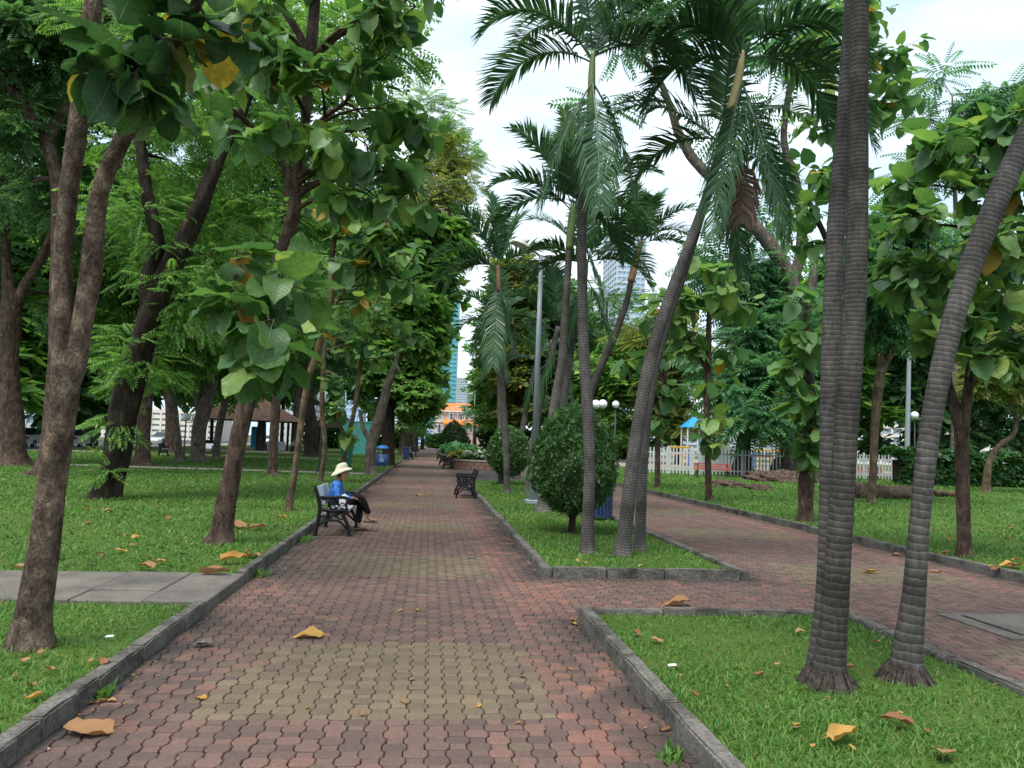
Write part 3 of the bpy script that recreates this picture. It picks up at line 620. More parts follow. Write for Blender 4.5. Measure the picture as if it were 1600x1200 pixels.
def palm(name, label, spec, fr, mat, shaft=None, smat=None, ll=.5, d0=None, base=None, rings=None, sides=16, wid=.036, group=None, seed=1, n=40, roots=0.0):
    """fr rows: (angle in the picture plane, lean towards camera, length m, droop[, kind]); fronds spring from the shaft's top"""
    g, dd = base_of(spec) if base is None else (np.array(base), d0)
    d0 = d0 or dd; root = empty(name, g, 0, label, 'palm', group); P, r = path3(spec, d0, .9); P, r = sink(P, r)
    if rings:
        seg = np.r_[0, np.cumsum(np.linalg.norm(np.diff(P, axis=0), axis=1))]; m = int(seg[-1]/rings*3.2); s = np.linspace(0, seg[-1], m)
        P2 = np.c_[[np.interp(s, seg, P[:, k]) for k in range(3)]].T; r2 = np.interp(s, seg, r); rs = np.random.default_rng(seed)
        pit = np.interp(s, [0, 1.2, 2.0, 3.2, 9], [1.5, 1.4, 1.0, .75, .9])*rings; ph = np.cumsum(np.r_[0, np.diff(s)/pit[1:]])+.2*np.sin(s*5.1); fr_ = ph-np.floor(ph); amp = np.clip((s-.6)/1.2, .15, 1)*.005; r2 = r2*(1+amp*(fr_-.5)+.008*np.sin(s*9+seed))
        P, r = P2, r2
    else:
        seg = np.r_[0, np.cumsum(np.linalg.norm(np.diff(P, axis=0), axis=1))]; ph = seg/(.038 if d0 < 15 else .055)
    mb = MB().tube(P, r, sides, True, 0, .012, seed); mb.a = [np.repeat(ph, sides)]; mb.build('trunk', mat, root, True, 'tl', g)
    if roots:
        mb = MB(); rs = np.random.default_rng(seed+5)
        for i in range(300):
            a = rs.uniform(0, 6.28); h0 = rs.uniform(.02, .24); ra = roots*(1.1-.4*h0/.2)*rs.uniform(.8, 1.18); c_, s_ = math.cos(a), math.sin(a); b = P[1]
            p0 = b+np.array((c_*ra*.72, s_*ra*.72, h0)); p1 = b+np.array((c_*ra*1.08, s_*ra*1.08, h0*.45)); p2 = b+np.array((c_*ra*1.2+rs.normal(0, .01), s_*ra*1.2+rs.normal(0, .01), -.03)); mb.tube([p0, p1+rs.normal(0, .012, 3), p2+np.array((c_, s_, 0))*max(0, rs.normal(0, .035))], rs.uniform(.6, 1.2)*np.array((.011, .011, .006)), 5)
        mb.lathe(b, [(roots*.98, -.05), (roots*.86, .05), (roots*.68, .13), (roots*.55, .2)], 20); mb.build('root_mat', M_ROOT, root, False, rel=g)
    top = P[-1]
    if shaft:
        Ps, rs_ = path3(shaft, d0); MB().tube(Ps, rs_, 12).build('crownshaft', smat or M_SHAFT, root, True, rel=g); top = Ps[-1]
    for i, f in enumerate(fr):
        a, lean, L_, dr = f[:4]; kd = f[4] if len(f) > 4 else ''; a = math.radians(a); hx = _rt0*math.cos(a)*math.cos(lean)-np.array((FW[0], FW[1], 0))*math.sin(lean)*max(.2, abs(math.cos(a)) if abs(math.cos(a)) > .3 else .6)+np.array((0, 0, math.sin(a)*math.cos(lean*.5)))
        b = top-np.array((0, 0, .03+.05*(i % 4))); hang = .35; m = M_FROND; vee = .35
        if kd == 'hang': b = top-np.array((0, 0, .45)); hang = 1.5; vee = .1
        if kd == 'dead': b = top-np.array((0, 0, 1.55)); hang = 2.2; m = M_DEAD; vee = 0
        if kd == 'young': m = M_FRONDY
        frond(root, g, b, hx, L_, dr, ll*(.8 if kd in ('young', 'dead') else 1), int(n*1.35), m, seed*40+i, 0, hang, wid*(.85 if kd in ('hang', 'dead') else 1.25), vee)
    return root

# ------------------------------------------------------------------ left hand trees
teak('forked_tree', 'nearest left tree, brown mottled trunk forking in two at head height',
  [(48,1012,96),(50,985,78),(55,950,66),(70,850,58),(80,760,54),(95,660,54),(103,590,57),(99,540,50),(97,480,42),(98,400,38),(108,300,36),(122,200,38),(134,100,34),(146,0,34),(155,-150,30),(165,-300,24),(190,-430,18)],
  [[(100,610,48),(116,570,42),(128,510,35),(142,430,37),(146,380,34),(156,300,30),(180,240,30),(212,180,30),(250,110,26,-.2),(300,20,22,-.4),(330,-60,18,-.6),(350,-200,12,-.8)]],
  [(165,75,75,13,-.5,'side'),(215,110,70,15,-.7,'droop'),(255,60,80,15,-.6,'side'),(290,-60,110,24,-.6,'up'),(350,-200,150,34,-.6,'up'),(150,-330,140,30,0,'up'),(240,-420,160,36,.4,'up'),(60,-380,150,30,.2,'up'),(320,25,60,9,-.4,'side')],
  leaf=.28, mult=1.6, n_obj=160, bark=M_BARK, lmat=M_TEAKD, sides=28, seed=3, wob=.035, yellow=.008)
tree('vine_clad_tree', 'dark rugged leaning tree with climbing leaves behind the forked tree',
  [(165,778,58),(170,760,46),(180,720,42),(195,640,44),(215,560,46),(235,490,44),(262,430,36),(290,370,30),(325,290,27),(350,230,23),(375,185,20),(400,110,16),(430,20,12),(450,-80,8)],
  [[(240,500,34),(232,440,30),(245,380,24),(230,300,18),(215,200,13)]],
  [(230,560,60,60,0,.8),(200,640,45,55,.3,.6),(290,470,80,60,.3),(330,400,90,70,1),(235,350,85,80,.5),(260,250,95,70,.8),(340,180,110,80,1),(400,60,130,90,1.2),(250,80,120,90,2),(178,745,18,24,-.3,.4)],
  4000, SPRAYF, .44, M_BARKD, M_FINE, seed=5, sides=18, wob=.13, clump=.25)
teak('tall_broad_leaf_tree', 'tall leaning broad leaved tree behind the bench with dark drooping leaves',
  [(343,849,70),(346,835,50),(350,800,42),(362,740,38),(378,660,36),(395,590,34),(425,470,33),(440,400,30),(458,340,27),(463,290,22),(470,240,20),(478,180,20),(482,100,26),(488,50,24),(492,0,22),(500,-120,18),(510,-260,13)],
  [[(461,300,16),(440,255,12),(400,205,11),(350,165,10),(290,142,7)],[(478,100,17),(510,70,14),(540,48,12),(575,44,8)],[(482,90,18),(465,50,15),(440,10,13),(415,-50,10)],[(470,235,12),(500,190,10),(540,160,8)]],
  [(365,450,55,11,-2.6,'droop',1.3),(420,500,60,13,-2.6,'droop',1.3),(395,545,45,8,-2.4,'droop',1.3),(440,440,55,10,-2.2,'droop',1.2),(370,390,45,6,-2,'side',1.2),
   (470,420,45,9,-1.2,'side'),(520,230,60,15,-.8,'up'),(575,250,60,16,-.6,'side'),(620,270,55,16,-.4,'side'),(650,195,45,13,-.3,'side'),(600,170,60,16,-.4,'up'),(560,110,65,17,-.6,'up'),(620,70,60,16,-.4,'up'),(650,10,50,14,-.4,'side'),
   (560,30,70,18,-.6,'up'),(500,130,60,15,-.8,'up'),(430,110,65,15,-.9,'side'),(380,60,65,15,-.8,'side'),(330,110,60,13,-.5,'side'),(290,150,40,8,-.4,'droop'),(350,200,45,9,-.4,'side'),(420,30,70,15,-.6,'up'),(470,-50,90,20,-.4,'up'),(600,-60,90,22,-.2,'up'),(680,-30,40,8,0,'side'),
   (540,300,50,12,-.4,'side'),(590,310,40,10,-.2,'droop'),(640,300,35,8,-.2,'droop'),(450,190,50,11,-1,'side'),(520,-180,140,30,0,'up')],
  leaf=.35, n_obj=300, bark=M_BARKR, lmat=M_TEAK, mult=1.75, sides=20, seed=8, wob=.04, yellow=.035)
teak('slender_tree', 'slender tree with yellowing leaves standing just behind the bench',
  [(450,798,19),(453,780,15),(460,740,13),(467,690,13),(480,600,14),(497,547,14),(517,467,13),(519,400,11),(530,340,8),(560,280,5)],
  [[(497,550,10),(510,500,8),(540,450,6)]],
  [(500,495,36,9,-.5,'droop'),(560,420,45,14,0,'side'),(600,400,45,14,.2,'side'),(540,370,45,12,0,'up'),(590,360,40,12,.2,'up'),(620,440,40,13,.5,'side'),(560,470,40,13,.3,'side'),(520,330,40,10,.2,'up'),(600,330,40,10,.4,'up')],
  leaf=.38, mult=1.8, n_obj=110, bark=M_BARKT, seed=12, sides=12, yellow=.09)
teak('pole_thin_tree', 'thin straight tree overlapping the white globe lamp on the left',
  [(500,753,15),(503,735,11),(508,693,10),(503,633,10),(507,550,9),(512,470,8),(525,400,6)], [],
  [(500,420,40,14,.3,'up'),(540,480,40,14,.3,'side'),(470,450,40,12,.5,'side'),(560,540,40,14,.8,'side'),(530,590,26,9,-.5,'droop'),(545,530,36,11,.3,'side')],
  leaf=.42, mult=1.8, n_obj=60, bark=M_BARKT, seed=15, sides=10, yellow=.05)
teak('bent_sapling', 'bent sapling with hanging leaf column in front of the green bin',
  [(533,752,11),(536,730,9),(543,690,10),(555,633,9),(563,573,8),(575,520,6)], [[(543,688,7),(530,660,5),(525,630,4)]],
  [(533,640,24,13,-.4,'droop'),(535,675,22,11,-.4,'droop'),(580,500,40,15,0,'up'),(620,510,40,15,.4,'side'),(600,560,34,13,.4,'side'),(640,460,40,15,.6,'side'),(600,450,40,15,.4,'up'),(650,520,36,13,.8,'side'),(640,400,40,14,.8,'up')],
  leaf=.44, mult=1.7, n_obj=90, bark=M_BARKT, seed=18, sides=10)
tree('pale_trunk_tree', 'pale scaly trunk leaning to the right beside the blue bin',
  [(580,742,28),(580,730,20),(580,700,19),(585,675,19),(593,650,18),(607,600,15),(620,567,13),(635,520,11),(645,460,9)], [[(580,690,8),(568,670,7),(562,640,5)]],
  [(640,480,50,40,0),(620,420,50,50,1),(660,530,36,40,.5),(680,450,40,50,1.5),(650,380,50,50,1.5),(690,390,40,45,2)],
  3200, TUFTW, .5, M_BARKG, M_FINE, seed=21, clump=.22, z=.07)
tree('dark_double_tree', 'dark thick trunk standing behind the blue bin at the kerb',
  [(606,728,30),(607,715,24),(607,690,23),(606,650,22),(608,600,20),(615,540,16),(630,460,12)], [[(608,640,14),(620,600,11),(640,560,8)]],
  [(640,600,40,45,0),(665,580,35,50,1),(672,540,28,40,2),(655,640,28,28,1),(650,500,50,50,1),(600,560,40,50,1)],
  3600, TUFTW, .55, M_BARKD, M_FINE, seed=23, clump=.2)
for i, (x, y, w, lb) in enumerate([(628,712,11,'grey trunk next along the row behind the dark double trunk'),(641,708,10,'reddish trunk near the middle of the far left row'),(650,705,8,'slim dark trunk farther down the left row'),(660,702,7,'last visible trunk at the end of the left row')]):
    tree('row_tree', lb, [(x,y,w*1.3),(x,y-8,w),(x+1,y-40,w*.9),(x+4,y-80,w*.7),(x+10,y-130,w*.5)], [],
      [(x+12-2*i,y-80,24,34,0),(x+12-3*i,y-120,26,38,2),(x+4,y-150,30,40,3),(x+14-3*i,y-50,20,20,1),(x+8-3*i,y-200+15*i,30,40,5)], 2300, TUFT, .75, (M_BARKG, M_BARKR, M_BARKD, M_BARKD)[i], M_FINE if i != 2 else M_FINED, 'trees in a row along the left kerb', 30+i, 8)
tree('olive_crowned_tree', 'tall tree with olive brown feathery crown above the left row', [(632,709,12),(633,690,9),(640,600,9),(655,480,8),(672,380,6),(690,300,4)], [],
  [(690,350,60,60,0),(700,290,40,40,0),(660,300,60,60,2),(702,410,30,36,1),(640,360,60,60,3),(690,250,40,26,1),(715,240,30,24,0)], 3600, SPRAY, 1.1, M_BARKR, M_OLIVE, seed=41, sides=8, clump=.26)
tree('feathery_top_tree', 'pale feathery treetop against the sky behind the left row', [(645,706,9),(648,600,8),(665,450,6),(690,300,4),(705,240,3)], [],
  [(705,225,36,22,0),(725,250,24,20,0),(680,215,36,26,1),(735,285,15,25,2),(660,180,40,40,3)], 1300, SPRAYF, 1.5, M_BARKG, M_FINE, seed=43, sides=8, clump=.3)

tree('tall_backlit_tree', 'tall yellow green feathery tree filling the gap behind the tall broad leaved tree', [(426,742,26),(426,730,18),(430,650,16),(440,520,14),(445,380,12),(450,240,9),(455,100,6)], [],
  [(400,60,110,70,0),(500,40,110,70,0),(330,40,90,70,1),(560,170,60,60,1),(470,200,90,70,1),(380,220,90,60,2),(300,200,80,60,2),(560,60,90,70,2),(440,330,80,50,1),(540,280,60,50,2)], 3200, SPRAY, .85, M_BARKR, M_FINE, seed=45, sides=10, clump=.26)
# far left trees
tree('grey_forked_giant', 'thick far left trunk splitting into two upright limbs',
  [(18,727,72),(19,712,50),(20,690,41),(16,620,37),(13,560,34),(16,500,34),(18,470,30),(10,420,17),(8,340,14),(-8,250,12),(-30,150,9)],
  [[(20,485,20),(40,445,16),(60,412,14),(78,375,12),(110,300,9)]],
  [(-30,250,90,90,0),(40,230,80,70,2),(90,330,60,50,1),(-40,120,130,100,2),(60,90,120,90,3),(-60,400,60,60,1),(100,470,50,40,2)], 2700, SPRAY, .9, M_BARKR, M_FINED, seed=51, sides=16, wob=.06)
tree('buttress_root_tree', 'leaning trunk with a long curved buttress root at the far left',
  [(62,743,44),(72,722,30),(80,650,25),(87,500,22),(90,350,22),(88,280,22),(70,215,22),(45,175,20),(10,130,18),(-20,90,14)],
  [[(74,222,18),(90,190,17),(108,165,18),(140,135,14),(180,80,10)], [(78,700,18),(66,725,16),(48,739,11),(20,745,6)]],
  [(60,80,100,70,0),(0,40,90,80,0),(150,60,90,70,1),(20,180,60,40,0),(100,-40,140,70,1),(170,210,70,60,2),(130,300,60,60,2),(40,300,60,50,2)], 3400, SPRAY, .72, M_BARKR, M_FINED, seed=55, sides=16, wob=.06)
for i, (x, y, w, tx, ty, lb, bk, lmm) in enumerate([
   (222,727,28,236,560,'stout trunk just right of the dark vine clad tree',M_BARKR,M_FINE),
   (279,722,14,268,600,'slim twisted trunk between two stout trunks on the left',M_BARKG,M_FINE),
   (308,720,27,338,570,'stout trunk bending right in front of the gazebo eave',M_BARKG,M_FINED),
   (338,717,14,358,600,'thin grey trunk before the gazebo roof',M_BARKG,M_FINE),
   (408,705,17,412,600,'pale forked trunk in front of the gazebo columns',M_BARKG,M_FINE),
   (488,714,26,478,590,'dark broad trunk between the gazebo and the globe lamp',M_BARKD,M_FINED),
   (268,708,20,262,590,'curved trunk in the shade behind the slim twisted trunk',M_BARKR,M_FINED),
   (462,706,14,466,600,'grey leaning trunk at the end of the gazebo roof',M_BARKG,M_FINED)]):
    k = tx-x
    tree('park_tree', lb, [(x,y,w*1.5),(x,y-10,w*1.05),(x+k*.2,y-(y-ty)*.4,w*.9),(tx,ty,w*.75),(tx+k*.6,ty-90,w*.5),(tx+k,ty-190,w*.3)], [[(x+k*.2,y-(y-ty)*.45,w*.5),(x+k*.2-14,ty-20,w*.4),(tx-40,ty-110,w*.25)]] if i in (1,2,4) else [],
      [(tx-60,ty-60,75,45,0),(tx+50,ty-80,75,50,1),(tx,ty-150,95,60,0),(tx-50,ty-220,95,60,2),(tx+60,ty-240,90,60,2),(tx+10,ty-20,60,30,3)], 1500, SPRAY if i % 2 else SPRAYF, 1.35 if i % 2 else 1.55, bk, lmm, 'trees of the left lawn', 60+i, 12, .08)

# ------------------------------------------------------------------ right hand trees
teak('leafy_fork_tree', 'broad leaved tree with thin forked trunk at the right edge',
  [(1507,870,38),(1507,850,27),(1505,800,25),(1503,740,25),(1503,690,27),(1504,660,27),(1512,620,21),(1518,560,18),(1528,470,15),(1540,360,11),(1550,280,7)],
  [[(1501,670,22),(1493,640,19),(1482,600,15),(1470,540,10),(1450,470,7)]],
  [(1470,250,55,14,0,'up'),(1420,290,50,14,.2,'side'),(1400,350,50,13,.3,'side'),(1450,340,60,16,-.6,'side'),(1510,300,60,16,-.5,'up'),(1560,230,60,16,-.5,'up'),(1590,190,50,12,-.6,'up'),(1590,300,60,15,-.8,'side'),(1540,380,65,17,-1,'side'),(1480,420,60,16,-.6,'side'),(1430,440,55,14,-.2,'side'),(1400,400,45,11,.5,'side'),
   (1450,500,45,12,-.3,'droop'),(1500,490,50,13,-.8,'droop'),(1560,460,60,16,-.9,'side'),(1600,400,60,14,-.8,'side'),(1590,520,55,13,-.6,'droop'),(1540,540,45,11,-.8,'droop'),(1640,350,80,18,-.5,'side'),(1640,250,80,18,-.3,'up'),(1520,220,50,13,.2,'up'),(1440,220,40,9,.4,'up')],
  leaf=.36, n_obj=300, bark=M_BARKR, lmat=M_TEAK, mult=2.7, sides=16, seed=71, wob=.05, yellow=.012)
teak('leaf_wrapped_tree', 'short rough trunk wrapped in a column of broad leaves left of the twin palms',
  [(1259,814,44),(1259,800,33),(1260,760,31),(1263,700,28),(1265,640,24),(1262,560,20),(1258,490,14)], [],
  [(1255,520,36,11,-.4,'side'),(1275,550,36,11,-.4,'side'),(1245,570,34,11,-.4,'droop'),(1272,600,34,11,-.4,'droop'),(1250,620,34,10,-.4,'droop'),(1265,660,32,9,-.4,'droop'),(1246,680,30,9,-.4,'droop'),(1262,705,26,7,-.4,'droop'),(1265,480,40,10,0,'up')],
  leaf=.46, n_obj=90, mult=1.6, bark=M_BARKR, lmat=M_TEAK, seed=74, sides=14, wob=.09, yellow=.02)
teak('tall_green_crown_tree', 'tall broad leaved tree rising behind the twin palm trunks',
  [(1322,800,30),(1322,700,26),(1318,560,24),(1312,440,20),(1308,330,16),(1318,220,12),(1330,120,8)], [[(1312,420,14),(1285,360,11),(1262,310,8)]],
  [(1290,90,50,14,0,'up'),(1340,60,50,14,0,'up'),(1385,80,45,13,0,'side'),(1400,130,40,11,0,'side'),(1370,170,45,12,0,'side'),(1300,160,50,13,0,'side'),(1270,200,45,12,.4,'side'),(1290,280,55,15,0,'side'),(1250,330,45,12,.3,'side'),(1350,260,45,12,.3,'side'),(1270,380,45,12,.3,'side'),(1360,340,45,12,.4,'side'),(1330,20,40,10,.4,'up')],
  leaf=.46, n_obj=100, bark=M_BARKD, mult=3.4, seed=77, sides=12, d0=depth(gnd(1322,800)), yellow=.04)
teak('thin_trunk_tree', 'thin dark trunk with umbrella of broad leaves near the white fence',
  [(1108,783,18),(1107,765,14),(1106,700,13),(1105,640,13),(1107,560,13),(1108,490,10),(1112,440,7)], [[(1106,580,8),(1085,545,7),(1065,505,5)]],
  [(1080,470,38,12,0,'side'),(1120,450,40,13,-.4,'side'),(1150,480,38,12,-.3,'side'),(1060,510,34,11,.3,'side'),(1140,530,34,10,0,'droop'),(1100,420,40,12,.3,'up'),(1040,470,36,11,.5,'side'),(1110,650,22,7,-.3,'side'),(1106,685,20,6,-.3,'droop'),(1090,520,34,10,-.2,'droop'),(1115,595,22,6,-.2,'side')],
  leaf=.55, mult=1.7, n_obj=90, bark=M_BARKR, lmat=M_TEAK, seed=80, sides=12)
teak('small_fence_tree', 'small broad leaved tree close in front of the white picket fence',
  [(1027,763,15),(1027,750,12),(1028,700,11),(1030,660,9),(1040,600,6)], [],
  [(1030,655,26,8,-.4,'side'),(1010,560,40,13,.5,'side'),(1040,600,34,11,0,'side'),(1000,500,40,13,1,'side'),(1040,540,40,12,.8,'up'),(980,560,34,10,1,'side'),(1020,470,40,12,1.2,'up')],
  leaf=.6, mult=1.7, n_obj=50, bark=M_BARKR, lmat=M_TEAK, seed=83, sides=10)
tree('round_lawn_tree', 'brown forked tree with fine leaves on the right lawn',
  [(1361,786,20),(1362,770,14),(1365,720,14),(1368,650,15),(1374,590,17),(1378,572,15),(1368,530,10),(1362,480,8)], [[(1377,580,13),(1395,545,12),(1410,505,10),(1425,450,7)]],
  [(1400,440,60,40,0),(1360,470,40,40,0),(1440,470,40,40,1),(1380,390,60,40,1),(1430,400,50,40,1),(1400,520,36,18,.5)], 2600, SPRAYF, .85, M_BARKT, M_FINEB, seed=86, clump=.24)
tree('crooked_small_tree', 'small crooked tree bending right in front of the hedge',
  [(1540,769,20),(1541,760,15),(1544,730,13),(1552,708,12),(1565,693,11),(1582,681,9),(1588,660,7),(1578,630,6),(1566,600,5),(1575,570,3)], [[(1586,662,5),(1598,645,4),(1606,620,3)]],
  [(1570,570,50,22,0),(1600,600,36,22,0),(1540,600,30,12,0),(1610,540,50,30,0)], 1500, SPRAYF, .8, M_BARKT, M_OLIVE, seed=89, clump=.3, sides=10)
tree('feathery_fence_tree', 'wide dark trunk with fern like low foliage in front of the fence',
  [(1160,743,62),(1160,730,40),(1162,700,28),(1163,670,25),(1160,600,22),(1152,520,20),(1146,440,18),(1150,330,13)], [[(1160,600,12),(1190,570,10),(1225,560,7)]],
  [(1170,600,55,26,-2),(1210,580,50,30,-1),(1180,650,45,24,-3),(1220,630,36,26,-2),(1180,540,55,36,0),(1130,570,40,30,0),(1200,480,60,40,1),(1150,430,60,40,2),(1240,520,40,40,1)], 2900, SPRAYF, 1.7, M_BARKD, M_FINEB, seed=92, clump=.26)
tree('arching_limb_tree', 'old tree with root mound and bare limb arching up against the sky',
  [(1236,746,92),(1232,730,60),(1238,690,36),(1246,600,30),(1244,500,28),(1236,440,26),(1222,412,26),(1195,372,25),(1155,325,23),(1120,288,21),(1085,250,18),(1062,212,16),(1048,170,13),(1030,125,10),(1005,95,7),(980,85,5)],
  [[(1032,130,9),(1025,105,8),(1022,60,7),(1035,0,5)], [(1238,450,18),(1252,380,15),(1245,290,13),(1225,220,11),(1235,130,9),(1250,40,7)], [(1246,600,18),(1262,500,15),(1275,400,12)]],
  [(1010,40,70,26,0),(1060,10,70,30,0),(960,70,30,16,0),(1230,90,50,40,0),(1260,20,60,40,0),(1150,180,30,30,2),(1190,290,30,26,2),(1200,360,40,30,2),(940,170,30,20,2)], 620, SPRAYF, 1.9, M_BARKG, M_FINEB, seed=95, clump=.35, sides=16, flare=2)
tree('feathery_right_tree', 'sparse feathery treetop against the sky at the upper right', [(1490,752,18),(1490,740,13),(1492,600,11),(1495,400,9),(1490,250,6),(1488,150,3)], [],
  [(1470,120,36,26,0),(1500,170,50,36,0),(1440,190,40,30,0),(1560,150,50,30,0),(1590,170,50,40,0),(1520,230,60,40,1),(1430,260,50,40,1)], 900, SPRAYF, 1.6, M_BARKG, M_FINEB, seed=97, sides=8, clump=.3)
for i, (x, y, w, top, lb, lmm) in enumerate([(1425,745,20,500,'dense dark tree mass behind the hedge at the right',M_FINED),(1520,748,22,480,'broad dark evergreen behind the crooked small tree',M_FINED),(1330,742,18,430,'bright green bushy tree beyond the fence',M_FINE),(1250,730,16,470,'olive tinted tree beyond the playground',M_OLIVE),
   (1590,750,20,470,'blue green tree at the far right edge',M_FINEB),(1060,725,14,520,'olive shrubby tree behind the thin trunk tree',M_OLIVE),(990,722,12,560,'leafy tree behind the leaning pair of palms',M_FINE),(940,715,12,470,'dense tree behind the clipped bush',M_FINED)]):
    h_ = y-top
    tree('background_tree', lb, [(x,y,w*1.4),(x,y-10,w),(x+4,y-h_*.4,w*.8),(x+8,y-h_*.75,w*.5),(x+8,top,w*.3)], [], [(x,y-h_*.45,60,36,0),(x-40,y-h_*.6,55,40,1),(x+45,y-h_*.65,55,40,1),(x,y-h_*.8,70,45,0),(x+10,top,60,36,2),(x-50,y-h_*.9,50,40,2),(x+50,y-h_*.3,40,26,0),(x-30,y-h_*.25,36,22,0)], 2100, TUFT if i % 2 == 0 else SPRAY, 1.4, M_BARKD, lmm, 'trees beyond the right lawn', 110+i, 8, clump=.24)
for i, (x, y, top, lb, lmm, r) in enumerate([(792,712,480,'leafy tree left of the grey lamp post',M_FINE,40),(812,714,430,'olive leaved tree behind the grey lamp post',M_OLIVE,50),(768,706,560,'rounded tree right of the pink building',M_FINE,22),(742,702,545,'sparse tree against the pale tower',M_FINEB,17),(870,716,450,'dark tree between the palm trunks',M_FINED,55),(905,716,520,'bright leafed tree behind the round clipped bush',M_FINE,50)]):
    h_ = y-top
    tree('distant_tree', lb, [(x,y,9),(x,y-8,6),(x+1,y-h_*.5,5),(x+2,top,3)], [], [(x,y-h_*.35,r*.9,h_*.16,0),(x-r*.4,y-h_*.55,r*.7,h_*.18,2),(x+r*.4,y-h_*.6,r*.7,h_*.18,2),(x,y-h_*.8,r,h_*.18,1),(x,top,r*.7,h_*.14,3)], 2300 if i != 3 else 160, TUFT, 1.5, M_BARKD, lmm, 'distant trees behind the palms', 130+i, 7, clump=.24)

# ------------------------------------------------------------------ palms
UPR = [(80,.3,2.2,.6),(100,-.4,2.3,.7),(60,-.5,2.4,.9),(120,.5,2.4,.9),(40,.3,2.5,1.2),(140,-.3,2.5,1.2),(20,-.4,2.4,1.4),(160,.4,2.4,1.4),(75,1.1,2.3,1.2),(105,-1.1,2.3,1.2),(30,1.0,2.3,1.5),(150,1.0,2.3,1.5)]
palm('twin_palm', 'front dark ringed trunk of the twin palms on the near lawn island',
  [(1293,1072,62),(1295,1050,58),(1299,1010,50),(1304,950,45),(1309,880,42),(1314,800,41),(1319,720,40),(1324,640,40),(1330,560,39),(1335,480,38),(1338,400,37),(1340,300,35),(1341,200,33),(1342,100,31),(1343,0,30),(1346,-160,28),(1350,-320,25)],
  UPR[:10]+[(-20,.5,2.2,1.8),(-10,.2,2.4,1.6)], M_PALMD, [(1350,-320,26),(1352,-400,22),(1354,-450,14)], M_SHAFT, .5, rings=.036, sides=28, seed=2, roots=.235, n=44)
palm('twin_palm', 'slimmer grey back trunk of the twin palms on the near lawn island',
  [(1283,1050,56),(1286,1000,42),(1292,900,34),(1295,800,33),(1296,700,33),(1297,600,32),(1300,500,31),(1304,400,30),(1310,300,29),(1318,200,27),(1325,100,26),(1331,0,25),(1338,-140,24),(1340,-260,22)],
  UPR[:8], M_PALM, [(1340,-260,23),(1340,-330,20),(1340,-380,13)], M_SHAFT, .5, rings=.04, sides=22, seed=4, n=40)
palm('leaning_palm', 'ringed palm on the near lawn island leaning out of frame to the right',
  [(1414,1062,60),(1416,1040,55),(1420,1000,47),(1428,930,38),(1434,850,34),(1442,760,33),(1452,680,34),(1466,600,35),(1484,520,36),(1508,440,37),(1538,360,37),(1572,280,37),(1610,200,36),(1650,120,36),(1690,30,34),(1730,-80,32),(1760,-190,28)],
  UPR[:10], M_PALM, [(1760,-190,28),(1775,-260,24),(1788,-320,15)], M_SHAFT, .5, rings=.042, sides=28, seed=6, roots=.22, n=44)
palm('straight_palm', 'straight grey palm at the front end of the long lawn island',
  [(918,864,32),(918,850,26),(919,800,21),(921,740,20),(920,680,20),(917,620,20),(912,540,19),(910,460,18),(909,380,17),(911,300,16),(918,230,14),(923,180,13)],
  [(100,.3,2.2,1.0),(75,-.3,2.2,1.2),(128,.2,2.0,2.5),(142,-.5,2.0,2.2),(58,.5,2.1,1.9),(38,-.3,2.0,2.4),(60,-.9,2.1,1.6),(118,-.8,2.0,1.8),(25,.4,1.8,2.7),(-60,.2,1.9,1.1,'hang'),(-120,.3,2.0,1.0,'hang'),(-85,.6,2.1,.6,'hang')],
  M_PALM, [(923,182,14),(924,150,13),(925,110,11),(927,80,7)], M_SHAFT, .62, sides=16, seed=9, n=46, wid=.034)
palm('slanting_palm', 'front trunk of the slanting palm pair with a pale crownshaft',
  [(972,868,38),(975,845,28),(980,800,25),(988,730,24),(998,660,23),(1010,590,22),(1028,520,21),(1052,450,20),(1078,380,18),(1100,320,17),(1118,260,16),(1132,210,14),(1142,172,12)],
  [(88,.3,1.9,.9),(114,-.3,1.9,1.9),(138,.3,1.9,2.6),(155,-.2,1.8,2.8),(60,.3,1.9,1.8),(40,.2,2.1,2.7),(24,-.3,2.0,2.7),(14,.3,2.5,3.1),(34,.7,1.9,2.6),(125,.8,1.7,2.4),(-75,.4,2.3,.8,'hang'),(-105,.3,2.4,.8,'hang'),(-95,-.3,2.2,.8,'hang'),(-65,-.2,2.3,.9,'hang'),(-95,.3,.95,.4,'dead')],
  M_PALM, [(1142,174,15),(1150,140,15),(1157,105,12),(1160,80,8)], M_SHAFTW, .62, sides=16, seed=13, n=46, wid=.034)
palm('slanting_palm', 'rear trunk of the slanting palm pair, close behind the front one',
  [(1000,860,28),(1000,840,21),(1002,780,19),(1006,700,18),(1013,630,17),(1026,560,17),(1046,490,16),(1070,420,15),(1092,350,14),(1114,280,12)],
  [(90,.4,1.9,.8),(50,-.4,1.9,1.2),(130,-.4,1.9,1.2),(20,-.6,1.8,1.7),(160,-.6,1.7,1.8),(-70,-.3,1.6,.9,'hang')], M_PALM, [(1114,280,12),(1122,240,11),(1128,215,8)], M_SHAFT, .55, sides=14, seed=17, n=40)
